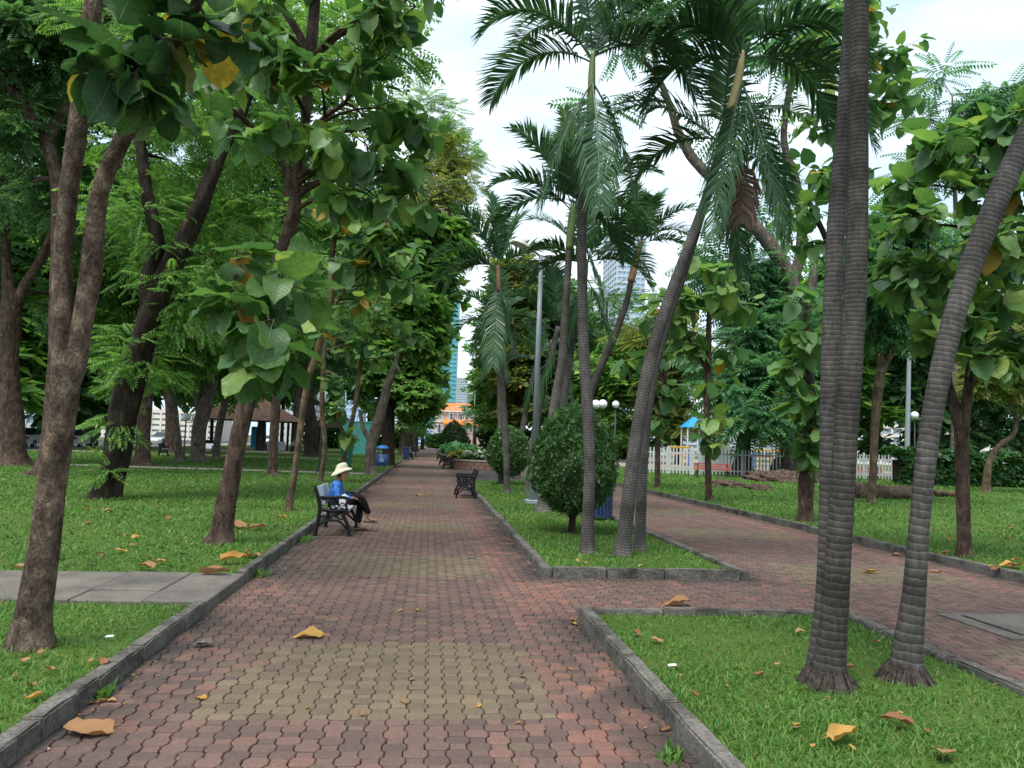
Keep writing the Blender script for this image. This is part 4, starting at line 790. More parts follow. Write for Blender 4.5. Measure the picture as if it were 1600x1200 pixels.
palm('shaggy_palm', 'mid distance palm with green crownshaft beside the grey lamp post',
  [(848,799,34),(850,785,24),(853,740,19),(865,640,16),(878,560,14),(884,470,13),(889,400,12),(890,388,11)],
  [(95,.2,2.2,.5,'young'),(115,.4,2.3,1.3),(75,-.4,2.3,1.2),(135,.2,2.2,1.7),(150,-.4,2.2,1.9),(50,.3,2.2,1.6),(35,-.3,2.2,1.9),(20,.4,2.2,1.9),(8,-.5,2.0,2.4),(100,1.0,2.0,1.7),(-60,.2,1.9,.8,'hang')], M_PALMF, [(890,390,13),(892,360,13),(894,336,11),(896,320,8)], M_SHAFT, .75, sides=12, seed=19, n=44, wid=.045)
palm('shaggy_palm', 'palm leaning right behind the topiary with fronds over the lamp arm',
  [(866,790,22),(868,770,16),(872,700,14),(882,620,14),(893,540,13),(903,480,11),(910,455,10)],
  [(95,.2,2.0,.7),(120,-.3,2.0,1.4),(60,.4,2.1,1.4),(145,.4,2.0,1.8),(35,-.4,2.1,1.8),(15,.3,2.0,2.0),(165,.3,1.9,2.2),(-60,.3,1.7,.9,'hang'),(-110,.3,1.7,.9,'hang')], M_PALMF, [(910,455,11),(914,425,10),(916,405,7)], M_SHAFT, .7, sides=10, seed=22, n=40, wid=.045)
palm('fan_leaning_palm', 'palm leaning right with upswept crown near the sky gap',
  [(893,765,22),(897,745,16),(905,690,14),(918,630,14),(938,575,14),(960,525,13),(978,475,11),(986,440,10)],
  [(100,.2,2.0,.7),(75,-.2,2.1,.8),(125,.3,1.9,1.5),(55,.3,2.2,1.1),(38,-.3,2.2,1.4),(140,-.3,1.9,2.0),(20,.4,2.1,1.8),(160,.2,1.8,2.3),(85,.9,1.9,1.3),(60,-1.0,2,1.4)], M_PALMD, [(986,440,12),(993,410,11),(999,388,9),(1002,376,6)], M_SHAFTB, .75, sides=12, seed=25, n=44, wid=.045)
palm('slim_palm', 'slim palm with brown crownshaft left of the grey lamp post',
  [(792,770,15),(792,755,11),(790,690,11),(785,600,9),(782,520,8),(780,470,7),(779,455,7)],
  [(95,.1,2.2,.5),(115,.4,2.3,1.2),(75,-.3,2.3,1.2),(140,.2,2.3,1.7),(155,-.3,2.3,1.8),(40,.3,2.3,1.7),(25,-.3,2.3,1.9),(10,.3,2.1,2.2),(170,.3,2.1,2.2),(-70,.3,2.4,.7,'hang'),(-110,-.2,2.4,.7,'hang'),(-90,.4,2.8,.5,'hang')], M_PALMF, [(779,456,8),(779,435,8),(778,415,6)], M_SHAFTB, .8, sides=10, seed=28, n=42, wid=.05)
for i, (sp_, lb) in enumerate([([(826,772,18),(827,755,13),(832,700,12),(842,640,12),(858,570,11),(872,510,9)],'leaning palm trunk just behind the grey lamp post'),([(783,755,16),(783,740,11),(781,650,9),(779,560,8),(777,500,6)],'thin dark palm directly behind the slim palm'),([(808,745,12),(815,680,9),(828,610,8),(840,560,6)],'far palm leaning right in shade behind the lamp')]):
    palm('shaded_palm', lb, sp_, [(95,.2,2.0,.9),(125,.4,2.1,1.6),(60,-.4,2.1,1.6),(150,-.3,2.0,2.1),(30,.3,2.0,2.1),(-70,.3,1.9,.8,'hang'),(-110,.3,1.9,.8,'hang')], M_PALMF, None, None, .75, sides=10, seed=200+i, n=34, wid=.05)

# ------------------------------------------------------------------ clipped bushes, hedge, planters
def topiary(name, label, bx, by, prof, size, n, z=LAWN_Z, stems=5, mat=None, seed=1):
    """prof: (radius m, height m) outline of the clipped crown"""
    g = gnd(bx, by, z); rs = np.random.default_rng(seed); root = empty(name, g, 0, label, 'bush')
    pr = np.array(prof); zz = pr[:, 1]; top = zz.max(); mb = MB(); mb.tube([(0, 0, -.08), (.01, 0, .2), (.02, .01, zz.min()+.12)], (.075, .06, .05), 10, True, 0, .1)
    for k in range(stems):
        a = k*6.28/stems+.4; mb.tube([(.01, 0, .12+.05*k), (.1*math.cos(a), .1*math.sin(a), .35), (.32*pr[:, 0].max()*math.cos(a), .32*pr[:, 0].max()*math.sin(a), zz.min()+.45)], (.03, .022, .012), 7)
    mb.build('trunk', M_BARKD, root, True)
    h_ = rs.uniform(zz.min(), top, n*3); rr = np.interp(h_, zz, pr[:, 0]); k = rs.random(n*3) < rr/pr[:, 0].max()+.05; h_, rr = h_[k][:n], rr[k][:n]; m = len(h_); a = rs.uniform(0, 6.28, m)
    lump = 1+.06*np.sin(a*3+h_*5)+.05*np.sin(a*7-h_*9)+.03*np.sin(a*13+h_*17); ins = 1-.4*rs.random(m)**3.0+rs.normal(0, .022, m)+(rs.random(m) < .02)*rs.uniform(0, .12, m); R0 = rr*lump*ins; b = np.c_[R0*np.cos(a), R0*np.sin(a), h_+rs.normal(0, .02, m)]
    o_ = np.c_[np.cos(a), np.sin(a), rs.uniform(-.3, .7, m)]*.5+rs.normal(0, .8, (m, 3)); up = np.tile([0, 0, 1.0], (m, 1))+np.c_[np.cos(a), np.sin(a), np.zeros(m)]*.5+rs.normal(0, .4, (m, 3))
    V, Q = stamp(*TUFT, b, o_, up, size*rs.uniform(.6, 1.3, m)); link('foliage', mesh_np('foliage', V, Q), mat or M_TOPI, root)
    return root
topiary('clipped_bush', 'large egg shaped clipped bush behind the straight palm', 893, 832, [(.12, .34), (.34, .42), (.56, .62), (.69, .82), (.75, 1.05), (.74, 1.3), (.66, 1.6), (.52, 1.88), (.32, 2.12), (.06, 2.26)], .075, 9500, seed=3)
topiary('clipped_bush', 'smaller round clipped bush beside the slim palm', 793, 757, [(.05, .3), (.3, .36), (.6, .6), (.75, .95), (.76, 1.25), (.62, 1.7), (.36, 2.0), (.05, 2.15)], .1, 5200, seed=5)

def planter(name, label, c, r, mat_leaf):
    root = empty(name, c, 0, label, 'planter'); n = 28
    for row in range(2):
        for i in range(n):
            a = (i+.5*row)/n*2*math.pi; w = 2*math.pi*r/n-.012; M = np.array(((math.cos(a+math.pi/2), -math.sin(a+math.pi/2), 0), (math.sin(a+math.pi/2), math.cos(a+math.pi/2), 0), (0, 0, 1)))
            MB().box((r*math.cos(a), r*math.sin(a), .12+.24*row), (w, .16, .228), M, .01).build('block', M_BRICKPL, root)
    MB().lathe((0, 0, .48), [(r-.16, 0), (r+.12, 0), (r+.12, .07), (r-.16, .07)], 40).build('cap', M_STONE, root)
    MB().lathe((0, 0, .44), [(0.01, .06), (r-.08, .0)], 32).build('soil', M_JOINT, root); return root
pc = gnd(738, 733); pl = planter('round_planter', 'round terracotta planter with yellow and white flowering plants', (3.1, 46.4, 0), 1.75, None)
def plantbed(name, label, c, r, n, size, mat, h=.45, seed=1):
    rs = np.random.default_rng(seed); a = rs.uniform(0, 6.28, n); rr = r*np.sqrt(rs.random(n)); b = np.c_[c[0]+rr*np.cos(a), c[1]+rr*np.sin(a), c[2]+h*rs.random(n)*(1-.4*rr/r)]
    o_ = np.c_[np.cos(a), np.sin(a), np.zeros(n)]*.4+rs.normal(0, .6, (n, 3))+np.array((0, 0, .5)); V, Q = stamp(*TUFTW, b, o_, np.tile([0, 0, 1.0], (n, 1))+rs.normal(0, .3, (n, 3)), size*rs.uniform(.6, 1.2, n))
    o = link(name, mesh_np(name, V, Q), mat); return tag(o, label, 'plant')
M_YELPL = leafmat('yellow_variegated_leaf', [(0, (.2, .26, .03)), (.5, (.36, .38, .05)), (1, (.42, .44, .1))], .3)
M_WHPL = leafmat('white_flower', [(0, (.5, .55, .45)), (1, (.7, .72, .65))], .2, tint=(1, 1, 1))
plantbed('flower_bed', 'dark green bedding plants filling the round planter', (3.1, 46.4, .5), 1.6, 420, .3, M_HEDGE, .5, 1)
plantbed('flower_bed', 'yellow green plants at the left of the round planter', (2.05, 46.2, .55), .75, 150, .28, M_YELPL, .5, 2)
plantbed('flower_bed', 'yellow green plants at the right of the round planter', (4.3, 46.0, .55), .6, 90, .28, M_YELPL, .4, 3)
plantbed('flower_bed', 'white blossoms scattered in the middle of the round planter', (3.2, 45.9, .75), 1.2, 110, .16, M_WHPL, .4, 4)
pl2 = planter('long_planter', 'second terracotta planter farther along behind the far benches', (3.0, 62, 0), 1.9, None)
plantbed('shrub_bed', 'spiky pale green shrubs in the farther planter', (2.4, 61.6, .5), 1.4, 320, .5, M_FINEB, .9, 5)
plantbed('shrub_bed', 'bright green cycad like shrub before the pink building', tuple(gnd(690, 700.5)), 3.0, 260, 1.6, M_HEDGE, 3.2, 6)
topiary('clipped_bush', 'dark pointed dome bush in front of the pink building', 708, 709.5, [(.2, .3), (1.6, .6), (2.0, 1.3), (1.75, 2.2), (1.1, 3.2), (.4, 3.9), (.05, 4.15)], .22, 4800, 0, 3, None, 8)

def hedge(label, p0, p1, w, h0, n, size, seed):
    rs = np.random.default_rng(seed); p0, p1 = np.array(p0), np.array(p1); t = rs.random(n); v = p1-p0; L_ = np.linalg.norm(v); v = v/L_; nn = np.array((-v[1], v[0])); f = rs.integers(0, 3, n); q = rs.uniform(-.5, .5, n)*w; zz = rs.uniform(.05, h0, n)
    top = h0*(.93+.06*np.sin(t*L_*1.7)+.04*np.sin(t*L_*4.1+1)); q = np.where(f == 0, -w/2+rs.normal(0, .07, n), q); q = np.where(f == 1, q*1.1, q); zz = np.where(f > 0, top+rs.normal(0, .09, n), zz)
    g = np.array((*p0, LAWN_Z)); b = np.c_[np.outer(t*L_, v)+np.outer(q, nn), zz]; sgn = np.where(f == 0, 1., 0); o_ = np.c_[-nn[0]*sgn, -nn[1]*sgn, .5+.5*(f > 0)]+rs.normal(0, .6, (n, 3))
    root = empty('hedge', g, 0, label, 'hedge'); V, Q = stamp(*TUFTW, b, o_, np.tile([0, 0, 1.0], (n, 1))+np.c_[-nn[0]*sgn, -nn[1]*sgn, sgn*0]*.8+rs.normal(0, .3, (n, 3)), size*rs.uniform(.6, 1.25, n)); link('foliage', mesh_np('foliage', V, Q), M_HEDGE, root)
    mb = MB(); k = int(L_/.6)
    for i in range(k):
        c = v*(i+.5)*.6; mb.tube([(c[0], c[1], -.05), (c[0]+rs.normal(0, .05), c[1]+rs.normal(0, .05), h0*.8)], (.03, .015), 5)
    mb.box((*(v*L_/2), h0*.42), (L_*.93, w*.5, h0*.7), np.array(((v[0], nn[0], 0), (v[1], nn[1], 0), (0, 0, 1)))); mb.build('stems', M_BARKD, root)
hedge('low far shrubbery behind the turquoise hut and left row', px(470, 690, 105)[:2], px(640, 690, 110)[:2], 2.5, 2.4, 1300, .8, 5)
hedge('low far shrubbery behind the planters and palms', px(752, 690, 100)[:2], px(1010, 690, 95)[:2], 2.5, 2.8, 2000, .8, 7)
hedge('leafy hedge along the back of the right lawn', gnd(1392, 759)[:2], gnd(1640, 764)[:2], 1.3, 1.75, 5200, .3, 3)

# ------------------------------------------------------------------ benches
def iron_end(y, mirror=1):
    """cast iron bench end in its own x-z plane (x forward), scrolls and star ring"""
    mb = MB(); t = .017
    def bar(pts, r=t, k=4): mb.tube([(p[0], y, p[1]) for p in spline([(a, b) for a, b in pts], k)], r*1.25, 6)
    bar([(-.30, 0), (-.275, .2), (-.25, .42), (-.28, .6), (-.345, .80)], .024); bar([(.24, 0), (.225, .14), (.17, .26), (.13, .34), (.18, .40)], .022)
    bar([(-.27, .43), (-.05, .40), (.2, .42)], .022); bar([(-.30, .615), (-.12, .615), (.1, .625), (.19, .60), (.2, .55), (.16, .54)], .022); bar([(.19, .58), (.17, .5), (.19, .42)], .016)
    bar([(-.27, .17), (-.1, .245), (.06, .24), (.21, .12)], .015); bar([(-.27, .26), (-.18, .33), (-.1, .26), (-.02, .34), (.08, .27), (.15, .3)], .011)
    a = np.linspace(0, 2*math.pi, 17); mb.tube([(-.035+.085*math.cos(q), y, .515+.085*math.sin(q)) for q in a], .012, 6, False)
    for k in range(5):
        q0 = math.pi/2+k*2*math.pi*2/5; q1 = q0+2*math.pi*2/5; mb.tube([(-.035+.08*math.cos(q0), y, .515+.08*math.sin(q0)), (-.035+.08*math.cos(q1), y, .515+.08*math.sin(q1))], .009, 5)
    mb.tube([(-.19+.05*math.cos(q), y, .535+.05*math.sin(q)) for q in a[:14]], .010, 5); mb.tube([(.11+.045*math.cos(q), y, .49+.045*math.sin(q)) for q in a[:15]], .010, 5)
    mb.box((-.30, y, .012), (.07, .06, .024)).box((.24, y, .012), (.07, .06, .024)); return mb
def bench(label, loc, rz, length, smat, slab=False, group='cast iron park benches', fine=True):
    root = empty('park_bench', loc, rz, label, 'bench', group)
    for s in (-1, 1): iron_end(s*length/2).build('iron_end', M_IRON, root, True)
    if slab:
        MB().box((-.02, 0, .435), (.20, length-.05, .03), None, .005).build('seat_board', smat, root); MB().box((.16, 0, .435), (.14, length-.05, .03), None, .005).build('seat_board', smat, root)
        a = R_(-13); M = np.array(((math.cos(a), 0, math.sin(a)), (0, 1, 0), (-math.sin(a), 0, math.cos(a)))); MB().box((-.272, 0, .625), (.025, length-.05, .33), M, .005).build('back_panel', smat, root)
    else:
        for k in range(5): MB().box((-.2+.092*k, 0, .445), (.07, length-.03, .025), None, .004).build('seat_slat', smat, root)
        for k in range(4):
            z = .52+.085*k; MB().box((-.262-.022*k, 0, z), (.022, length-.03, .065), None, .004).build('back_slat', smat, root)
    mb = MB().tube([(.0, -length/2, .3), (.0, length/2, .3)], .012, 6); mb.build('tie_rod', M_IRON, root); return root
B1 = (-1.46, 13.45, 0); bench('black iron bench with pale slab seat holding the seated person', B1, 0, 1.25, M_WHITE, True)
bench('empty black iron bench on the right kerb of the walk', (1.08, 22.6, 0), math.pi, 1.35, M_BLACKSLAT)
bench('black bench beside the round planter', (1.1, 44.6, 0), math.pi, 1.35, M_BLACKSLAT)
bench('black bench behind the planter bench, farther along', (1.0, 51.5, 0), math.pi, 1.35, M_BLACKSLAT)
bench('farthest black bench on the right of the walk', (.95, 63, 0), math.pi, 1.35, M_BLACKSLAT)
bench('far bench on the left kerb beside the dark bins', (-1.5, 64, 0), 0, 1.35, M_BLACKSLAT)
bench('pale bench in the shade before the gazebo', (-15.6, 55.5, .06), R_(-90), 1.4, M_WHITE, True)
bench('pale bench standing between the left trunks', (-16.2, 49.6, .06), R_(20), 1.4, M_WHITE, True)
for i, (x, y) in enumerate([(1113, 746), (1352, 748)]):
    g = gnd(x, y, LAWN_Z); root = empty('slatted_bench', g, R_(-22), ('red slatted bench in front of the fence by the thin trunk tree', 'red slatted bench by the hedge end and the log')[i], 'bench', 'red benches by the fence')
    for k in range(3): MB().box((0, .22+.03*k, .5+.12*k), (2.1, .03, .09)).build('back_slat', M_REDSLAT, root)
    for k in range(3): MB().box((0, -.2+.13*k, .42), (2.1, .11, .03)).build('seat_slat', M_REDSLAT, root)
    for s in (-.8, .8): MB().box((s, 0, .2), (.08, .4, .4)).box((s, .24, .58), (.06, .05, .4)).build('support', M_BLACKSLAT, root)

# ------------------------------------------------------------------ people
M_SKIN = plain('skin', (.36, .2, .13), .6, .3, var=.08); M_HAIR = plain('dark_hair', (.02, .016, .014), .6, .3)
M_BLUE = None
def shirtmat(name, c, c2):
    m, t, o = newmat(name); b = principled(t, .85, .15); v = t.nodes.new('ShaderNodeTexVoronoi'); v.inputs['Scale'].default_value = 26; t.links.new(objc(t), v.inputs['Vector']); r = ramp(t, [(.0, c2), (.22, c2), (.32, c), (1, c)])
    t.links.new(v.outputs['Distance'], r.inputs['Fac']); t.links.new(r.outputs['Color'], b.inputs['Base Color']); n = noise(t, objc(t), 14, 3); bump(t, n.outputs['Fac'], b, .5, .02); t.links.new(b.outputs[0], o.inputs['Surface']); return m
M_BLUE = shirtmat('blue_print_shirt', (.045, .16, .48), (.12, .3, .62)); M_TROU = plain('black_trousers', (.012, .011, .012), .85, .15, var=.3, scale=15, bmp=.4); M_HAT = plain('cream_sun_hat', (.62, .56, .42), .85, .1, var=.08, scale=12)
M_SANDAL = plain('brown_sandal', (.06, .025, .018), .6, .3); M_SCARF = plain('tan_face_cloth', (.4, .2, .1), .9, .1, var=.2); M_BAG = plain('white_bag', (.62, .62, .6), .6, .2, var=.08)
M_PINK = plain('pink_cloth', (.5, .2, .18), .85, .1); M_GREYC = plain('grey_cloth', (.16, .18, .2), .85, .1); M_WHC = plain('white_cloth', (.6, .6, .6), .85, .1)
def skin(name, pts, edges, mat, parent, sub=2, root=0):
    """connected joints with radii grown into one continuous surface"""
    me = bpy.data.meshes.new(name); bm = bmesh.new(); ly = bm.verts.layers.skin.verify(); vv = []
    for i, p in enumerate(pts):
        v = bm.verts.new(p[:3]); v[ly].radius = (p[3], p[4] if len(p) > 4 else p[3]); v[ly].use_root = (i == root); vv.append(v)
    for a, b in edges: bm.edges.new((vv[a], vv[b]))
    bm.to_mesh(me); bm.free(); o = link(name, me, mat, parent); s = o.modifiers.new('skin', 'SKIN'); s.use_smooth_shade = True; u = o.modifiers.new('sub', 'SUBSURF'); u.levels = sub; u.render_levels = sub
    if name in ('shirt', 'trousers'):             # soft cloth folds
        tx = bpy.data.textures.new('folds', 'CLOUDS'); tx.noise_scale = .09; d_ = o.modifiers.new('folds', 'DISPLACE'); d_.texture = tx; d_.strength = .035; d_.mid_level = .5
    return o
def hand(pts, edges, wrist, d, palm_n, r=.0085, s=1.0):
    """palm and five bent fingers rooted on a wrist joint (index into pts)"""
    w = np.array(pts[wrist][:3]); d = nrm(d); n_ = nrm(palm_n); sd = np.cross(d, n_); k = len(pts); pts.append((*(w+d*.045*s), .022*s, .014*s)); edges.append((wrist, k))
    for i, (off, ln) in enumerate(((-.026, .055), (-.009, .066), (.009, .063), (.025, .05))):
        b = w+d*.085*s+sd*off*s; m = b+d*ln*.5*s+n_*.012*s; e = m+d*ln*.35*s+n_*.03*s; j = len(pts); pts += [(*b, r*1.1*s), (*m, r*s), (*e, r*.8*s)]; edges += [(k, j), (j, j+1), (j+1, j+2)]
    j = len(pts); b = w+d*.04*s-sd*.034*s; e = b+d*.04*s-sd*.018*s+n_*.014*s; pts += [(*b, r*1.25*s), (*e, r*s)]; edges += [(k, j), (j, j+1)]
def seated(label, loc, rz, top, trou, hat=None, crossed=True, hair=True, scale=1.0, scarf=False):
    root = empty('person', loc, rz, label, 'person'); root.scale = (scale,)*3
    PV = (-.10, 0, .52); hip = (-.08, .085, .51); kn = [(.34, -.02, .60), (.31, .10, .52)]; an = [(.47, .03, .24), (.30, .09, .09)]
    if not crossed: kn[0] = (.32, -.11, .51); an[0] = (.31, -.11, .09)
    sh = (-.10, .165, .86); el = [(-.06, -.235, .60), (-.04, .23, .62)]; wr = [(.2, -.11, .60), (.24, .09, .60)]
    pts = [(*PV, .12, .1), (-.13, 0, .68, .1, .085), (-.12, 0, .84, .105, .08), (-.085, 0, .93, .045), (-.055, 0, .985, .05), (-.03, 0, 1.03, .085, .078), (-.025, 0, 1.1, .08, .07), (-.09, -.15, .855, .05), (*el[0], .037), (*wr[0], .024), (-.09, .15, .855, .05), (*el[1], .037), (*wr[1], .024)]
    ed = [(0, 1), (1, 2), (2, 3), (3, 4), (4, 5), (5, 6), (2, 7), (7, 8), (8, 9), (2, 10), (10, 11), (11, 12)]
    for s, k_ in ((-1, 0), (1, 1)):
        j = len(pts); a = np.array(an[k_]); toe = np.array((.14, 0, -.045)) if not (crossed and k_ == 0) else np.array((.135, 0, -.04)); pts += [(hip[0], s*hip[1], hip[2], .08), (*kn[k_], .052), (*a, .034), (*(a+toe*.45+np.array((0, 0, -.025))), .032), (*(a+toe), .022)]; ed += [(0, j), (j, j+1), (j+1, j+2), (j+2, j+3), (j+3, j+4)]
    hand(pts, ed, 9, (.85, .4, -.25), (0, 0, -1)); hand(pts, ed, 12, (.9, -.3, -.2), (0, 0, -1)); skin('body', pts, ed, M_SKIN, root, 2)
    # face: nose, ears, brow line on the head
    mb = MB(); mb.tube([(.05, 0, 1.065), (.078, 0, 1.035), (.06, 0, 1.022)], (.008, .013, .008), 6); mb.tube([(-.04, -.082, 1.06), (-.03, -.09, 1.04), (-.035, -.082, 1.015)], (.008, .013, .007), 6); mb.tube([(-.04, .082, 1.06), (-.03, .09, 1.04), (-.035, .082, 1.015)], (.008, .013, .007), 6); mb.build('face_features', M_SKIN, root, True)
    mb = MB()
    for s in (-1, 1): mb.lathe((.052, s*.03, 1.065), [(.001, -.007), (.009, -.003), (.009, .003), (.001, .007)], 8)
    mb.tube([(.058, -.02, .998), (.063, 0, .997), (.058, .02, .998)], .004, 5); mb.build('eyes_and_mouth', M_HAIR, root)
    tp = [(-.10, 0, .47, .175, .15), (-.12, 0, .6, .165, .14), (-.13, 0, .72, .17, .135), (-.12, 0, .845, .14, .105), (-.1, 0, .895, .065), (-.095, -.155, .855, .066), (-.085, -.2, .72, .06), (*el[0], .056), (.06, -.19, .60, .05), (.165, -.13, .60, .043), (-.095, .155, .855, .066), (*el[1], .056), (.19, .11, .605, .042)]
    skin('shirt', tp, [(0, 1), (1, 2), (2, 3), (3, 4), (3, 5), (5, 6), (6, 7), (7, 8), (8, 9), (3, 10), (10, 11), (11, 12)], top, root, 2)
    q = [(-.10, 0, .50, .15, .12), (-.05, -.09, .515, .105), (.14, -.06, .57, .092), (*kn[0], .078), (an[0][0]-.03, an[0][1], an[0][2]+.13, .066), (an[0][0]-.01, an[0][1], an[0][2]+.05, .062), (-.05, .09, .515, .105), (.14, .1, .525, .09), (*kn[1], .076), (an[1][0], an[1][1], .25, .064), (an[1][0], an[1][1], .13, .064)]
    skin('trousers', q, [(0, 1), (1, 2), (2, 3), (3, 4), (4, 5), (0, 6), (6, 7), (7, 8), (8, 9), (9, 10)], trou, root, 2)
    if hair:
        bm = bmesh.new(); bmesh.ops.create_icosphere(bm, subdivisions=3, radius=1.0)
        for v in bm.verts:
            f = 1.0 if v.co.x < .3 else .9; v.co = Vector((-.045+v.co.x*.098*f, v.co.y*.095, 1.085+v.co.z*(.095 if v.co.z > 0 else .16 if v.co.x < .05 else .05)))
        me = bpy.data.meshes.new('hair'); bm.to_mesh(me); bm.free(); me.polygons.foreach_set('use_smooth', [True]*len(me.polygons)); link('hair', me, M_HAIR, root)
    if hat:
        mb = MB(); n = 28; V = []; prof = [(.0, .13), (.045, .127), (.078, .11), (.098, .075), (.108, .035), (.113, .015), (.14, .0), (.17, -.022), (.188, -.05), (.184, -.056), (.165, -.03), (.12, .015), (.108, .03)]
        for r, z in prof:
            for i in range(n):
                a = 2*math.pi*i/n; wv = 1+.04*math.sin(3*a+.7); dz = -.03*math.cos(a-2.9)*max(0, r-.12)/.11+.012*math.sin(4*a)*max(0, r-.12)/.11; V.append((-.05+r*wv*math.cos(a)*1.02, r*wv*math.sin(a), 1.085+z+dz-.05*(r-.1)*0+.3*r*math.cos(a)))
        Fs = [(i*n+j, i*n+(j+1) % n, (i+1)*n+(j+1) % n, (i+1)*n+j) for i in range(len(prof)-1) for j in range(n)]; mb.add(V, Fs); mb.build('hat', hat, root, True)
    if scarf: MB().lathe((-.02, 0, .955), [(.075, -.05), (.088, .0), (.09, .05), (.082, .085)], 18, -1.7, 1.7).build('face_cloth', M_SCARF, root, True)
    for k_ in (0, 1):
        a = np.array(an[k_]); mb = MB(); fz = a[2]-.085; mb.box((a[0]+.055, a[1], fz+.006), (.25, .085, .02), None, .004); mb.tube([(a[0]+.1, a[1]-.042, fz+.02), (a[0]+.115, a[1], fz+.06), (a[0]+.1, a[1]+.042, fz+.02)], .012, 6); mb.build('sandal', M_SANDAL, root)
    return root
pr_ = seated('person in cream sun hat and blue print shirt sitting cross legged on the bench', (B1[0]+.03, B1[1]+.1, .006), 0, M_BLUE, M_TROU, M_HAT, True, True, .95, True)
# soft white bag beside the sitter
bm = bmesh.new(); bmesh.ops.create_icosphere(bm, subdivisions=3, radius=1)
for v in bm.verts: v.co = Vector((v.co.x*.085*(1-.25*v.co.z), v.co.y*.06+.012*math.sin(v.co.z*6+v.co.x*5), max(-.09, v.co.z*.11)+.012*math.sin(v.co.x*9+v.co.y*7)))
me = bpy.data.meshes.new('bag'); bm.to_mesh(me); bm.free(); me.polygons.foreach_set('use_smooth', [True]*len(me.polygons)); bo = link('bag', me, M_BAG); bo.location = (B1[0]+.1, B1[1]-.3, .545); tag(bo, 'soft white bag lying on the bench beside the seated person', 'bag')
seated('distant person in pink sitting on the far left bench', (-1.46, 64.1, -.03), 0, M_PINK, M_GREYC, None, False)
seated('distant person in dark clothes sitting at the gazebo edge', (-11.2, 66.0, .14), R_(-60), M_GREYC, M_TROU, None, False)

# ------------------------------------------------------------------ bins and lamps
g = gnd(943, 806, 0); g = np.array((4.02+.33, g[1], 0)); root = empty('slatted_bin', (3.63, 16.0, LAWN_Z), 0, 'navy slatted litter bin standing behind the clipped bush', 'bin')
MB().lathe((0, 0, .06), [(.2, 0), (.2, .60), (.21, .62), (.19, .62), (.18, .02)], 20).build('liner', M_BLUEBIN, root, True)
for k in range(22):
    a = k*2*math.pi/22; MB().box((.262*math.cos(a), .262*math.sin(a), .42), (.012, .035, .76), np.array(((math.cos(a), -math.sin(a), 0), (math.sin(a), math.cos(a), 0), (0, 0, 1)))).build('slat', M_NAVY, root)
for z in (.07, .4, .78): MB().lathe((0, 0, z), [(.245, 0), (.256, 0), (.256, .03), (.245, .03), (.245, 0)], 24).build('hoop', M_NAVY, root, True)
def wheelie(label, loc, rz, mat, mark=False):
    root = empty('wheeled_bin', loc, rz, label, 'bin'); V = []
    for z, w, d in ((.1, .21, .24), (.3, .23, .27), (.95, .29, .35)): V += [(-w, -d, z), (w, -d, z), (w, d, z), (-w, d, z)]
    MB().add(V, [(3, 2, 1, 0)]+[(k+i, k+(i+1) % 4, k+4+(i+1) % 4, k+4+i) for k in (0, 4) for i in range(4)]+[(8, 9, 10, 11)]).build('body', mat, root)
    MB().box((0, 0, .975), (.64, .76, .05), None, .015).box((0, .39, .96), (.5, .05, .04)).build('lid', mat, root)
    for s in (-.24, .24):
        MB().add(*cyl((s, .22, .1), .1, .05)).build('wheel', M_BLACKSLAT, root)
    if mark:
        mb = MB(); y = -.318
        for q in range(3):
            a = q*2*math.pi/3; M = np.array(((math.cos(a), 0, -math.sin(a)), (0, 1, 0), (math.sin(a), 0, math.cos(a)))); mb.box((.07*math.sin(a)*-1, y, .68+.07*math.cos(a)), (.1, .006, .026), M)
        mb.build('recycling_mark', M_WHC, root)
    return root
def cyl(c, r, w, n=16):
    V = []; 
    for s in (-w/2, w/2): V += [(c[0]+s, c[1]+r*math.cos(6.2832*i/n), c[2]+r*math.sin(6.2832*i/n)) for i in range(n)]
    return V, [tuple(range(n-1, -1, -1)), tuple(range(n, 2*n))]+[(i, (i+1) % n, n+(i+1) % n, n+i) for i in range(n)]
wheelie('green wheeled bin with pale recycling mark on the left lawn', (-3.85, 37.2, LAWN_Z), R_(6), M_GREENBIN, True)
root = empty('hooded_bin', (-2.42, 41.3, LAWN_Z), 0, 'blue hooded litter bin between two trunks on the left kerb', 'bin')
MB().lathe((0, 0, .1), [(.27, 0), (.3, .05), (.31, .62), (.27, .62)], 16).build('drum', M_BLUEBIN, root, True); MB().lathe((0, 0, .0), [(.33, 1.02), (.3, 1.1), (.16, 1.18), (.02, 1.2)], 16).build('hood', plain('bright_blue_hood', (.03, .16, .42), .45, .4), root, True)
for k in range(4):
    a = .785+k*1.571; MB().box((.27*math.cos(a), .27*math.sin(a), .52), (.04, .04, 1.04)).build('post', M_BLUEBIN, root)
MB().box((0, -.313, .42), (.22, .01, .22)).build('label_plate', plain('pale_blue_plate', (.2, .35, .55), .6), root)
wheelie('dark bin nearest the far left bench', (-1.75, 61.5, 0), 0, M_NAVY); wheelie('dark green bin beyond the far left bench', (-1.3, 69, 0), 0, M_DKGREEN)

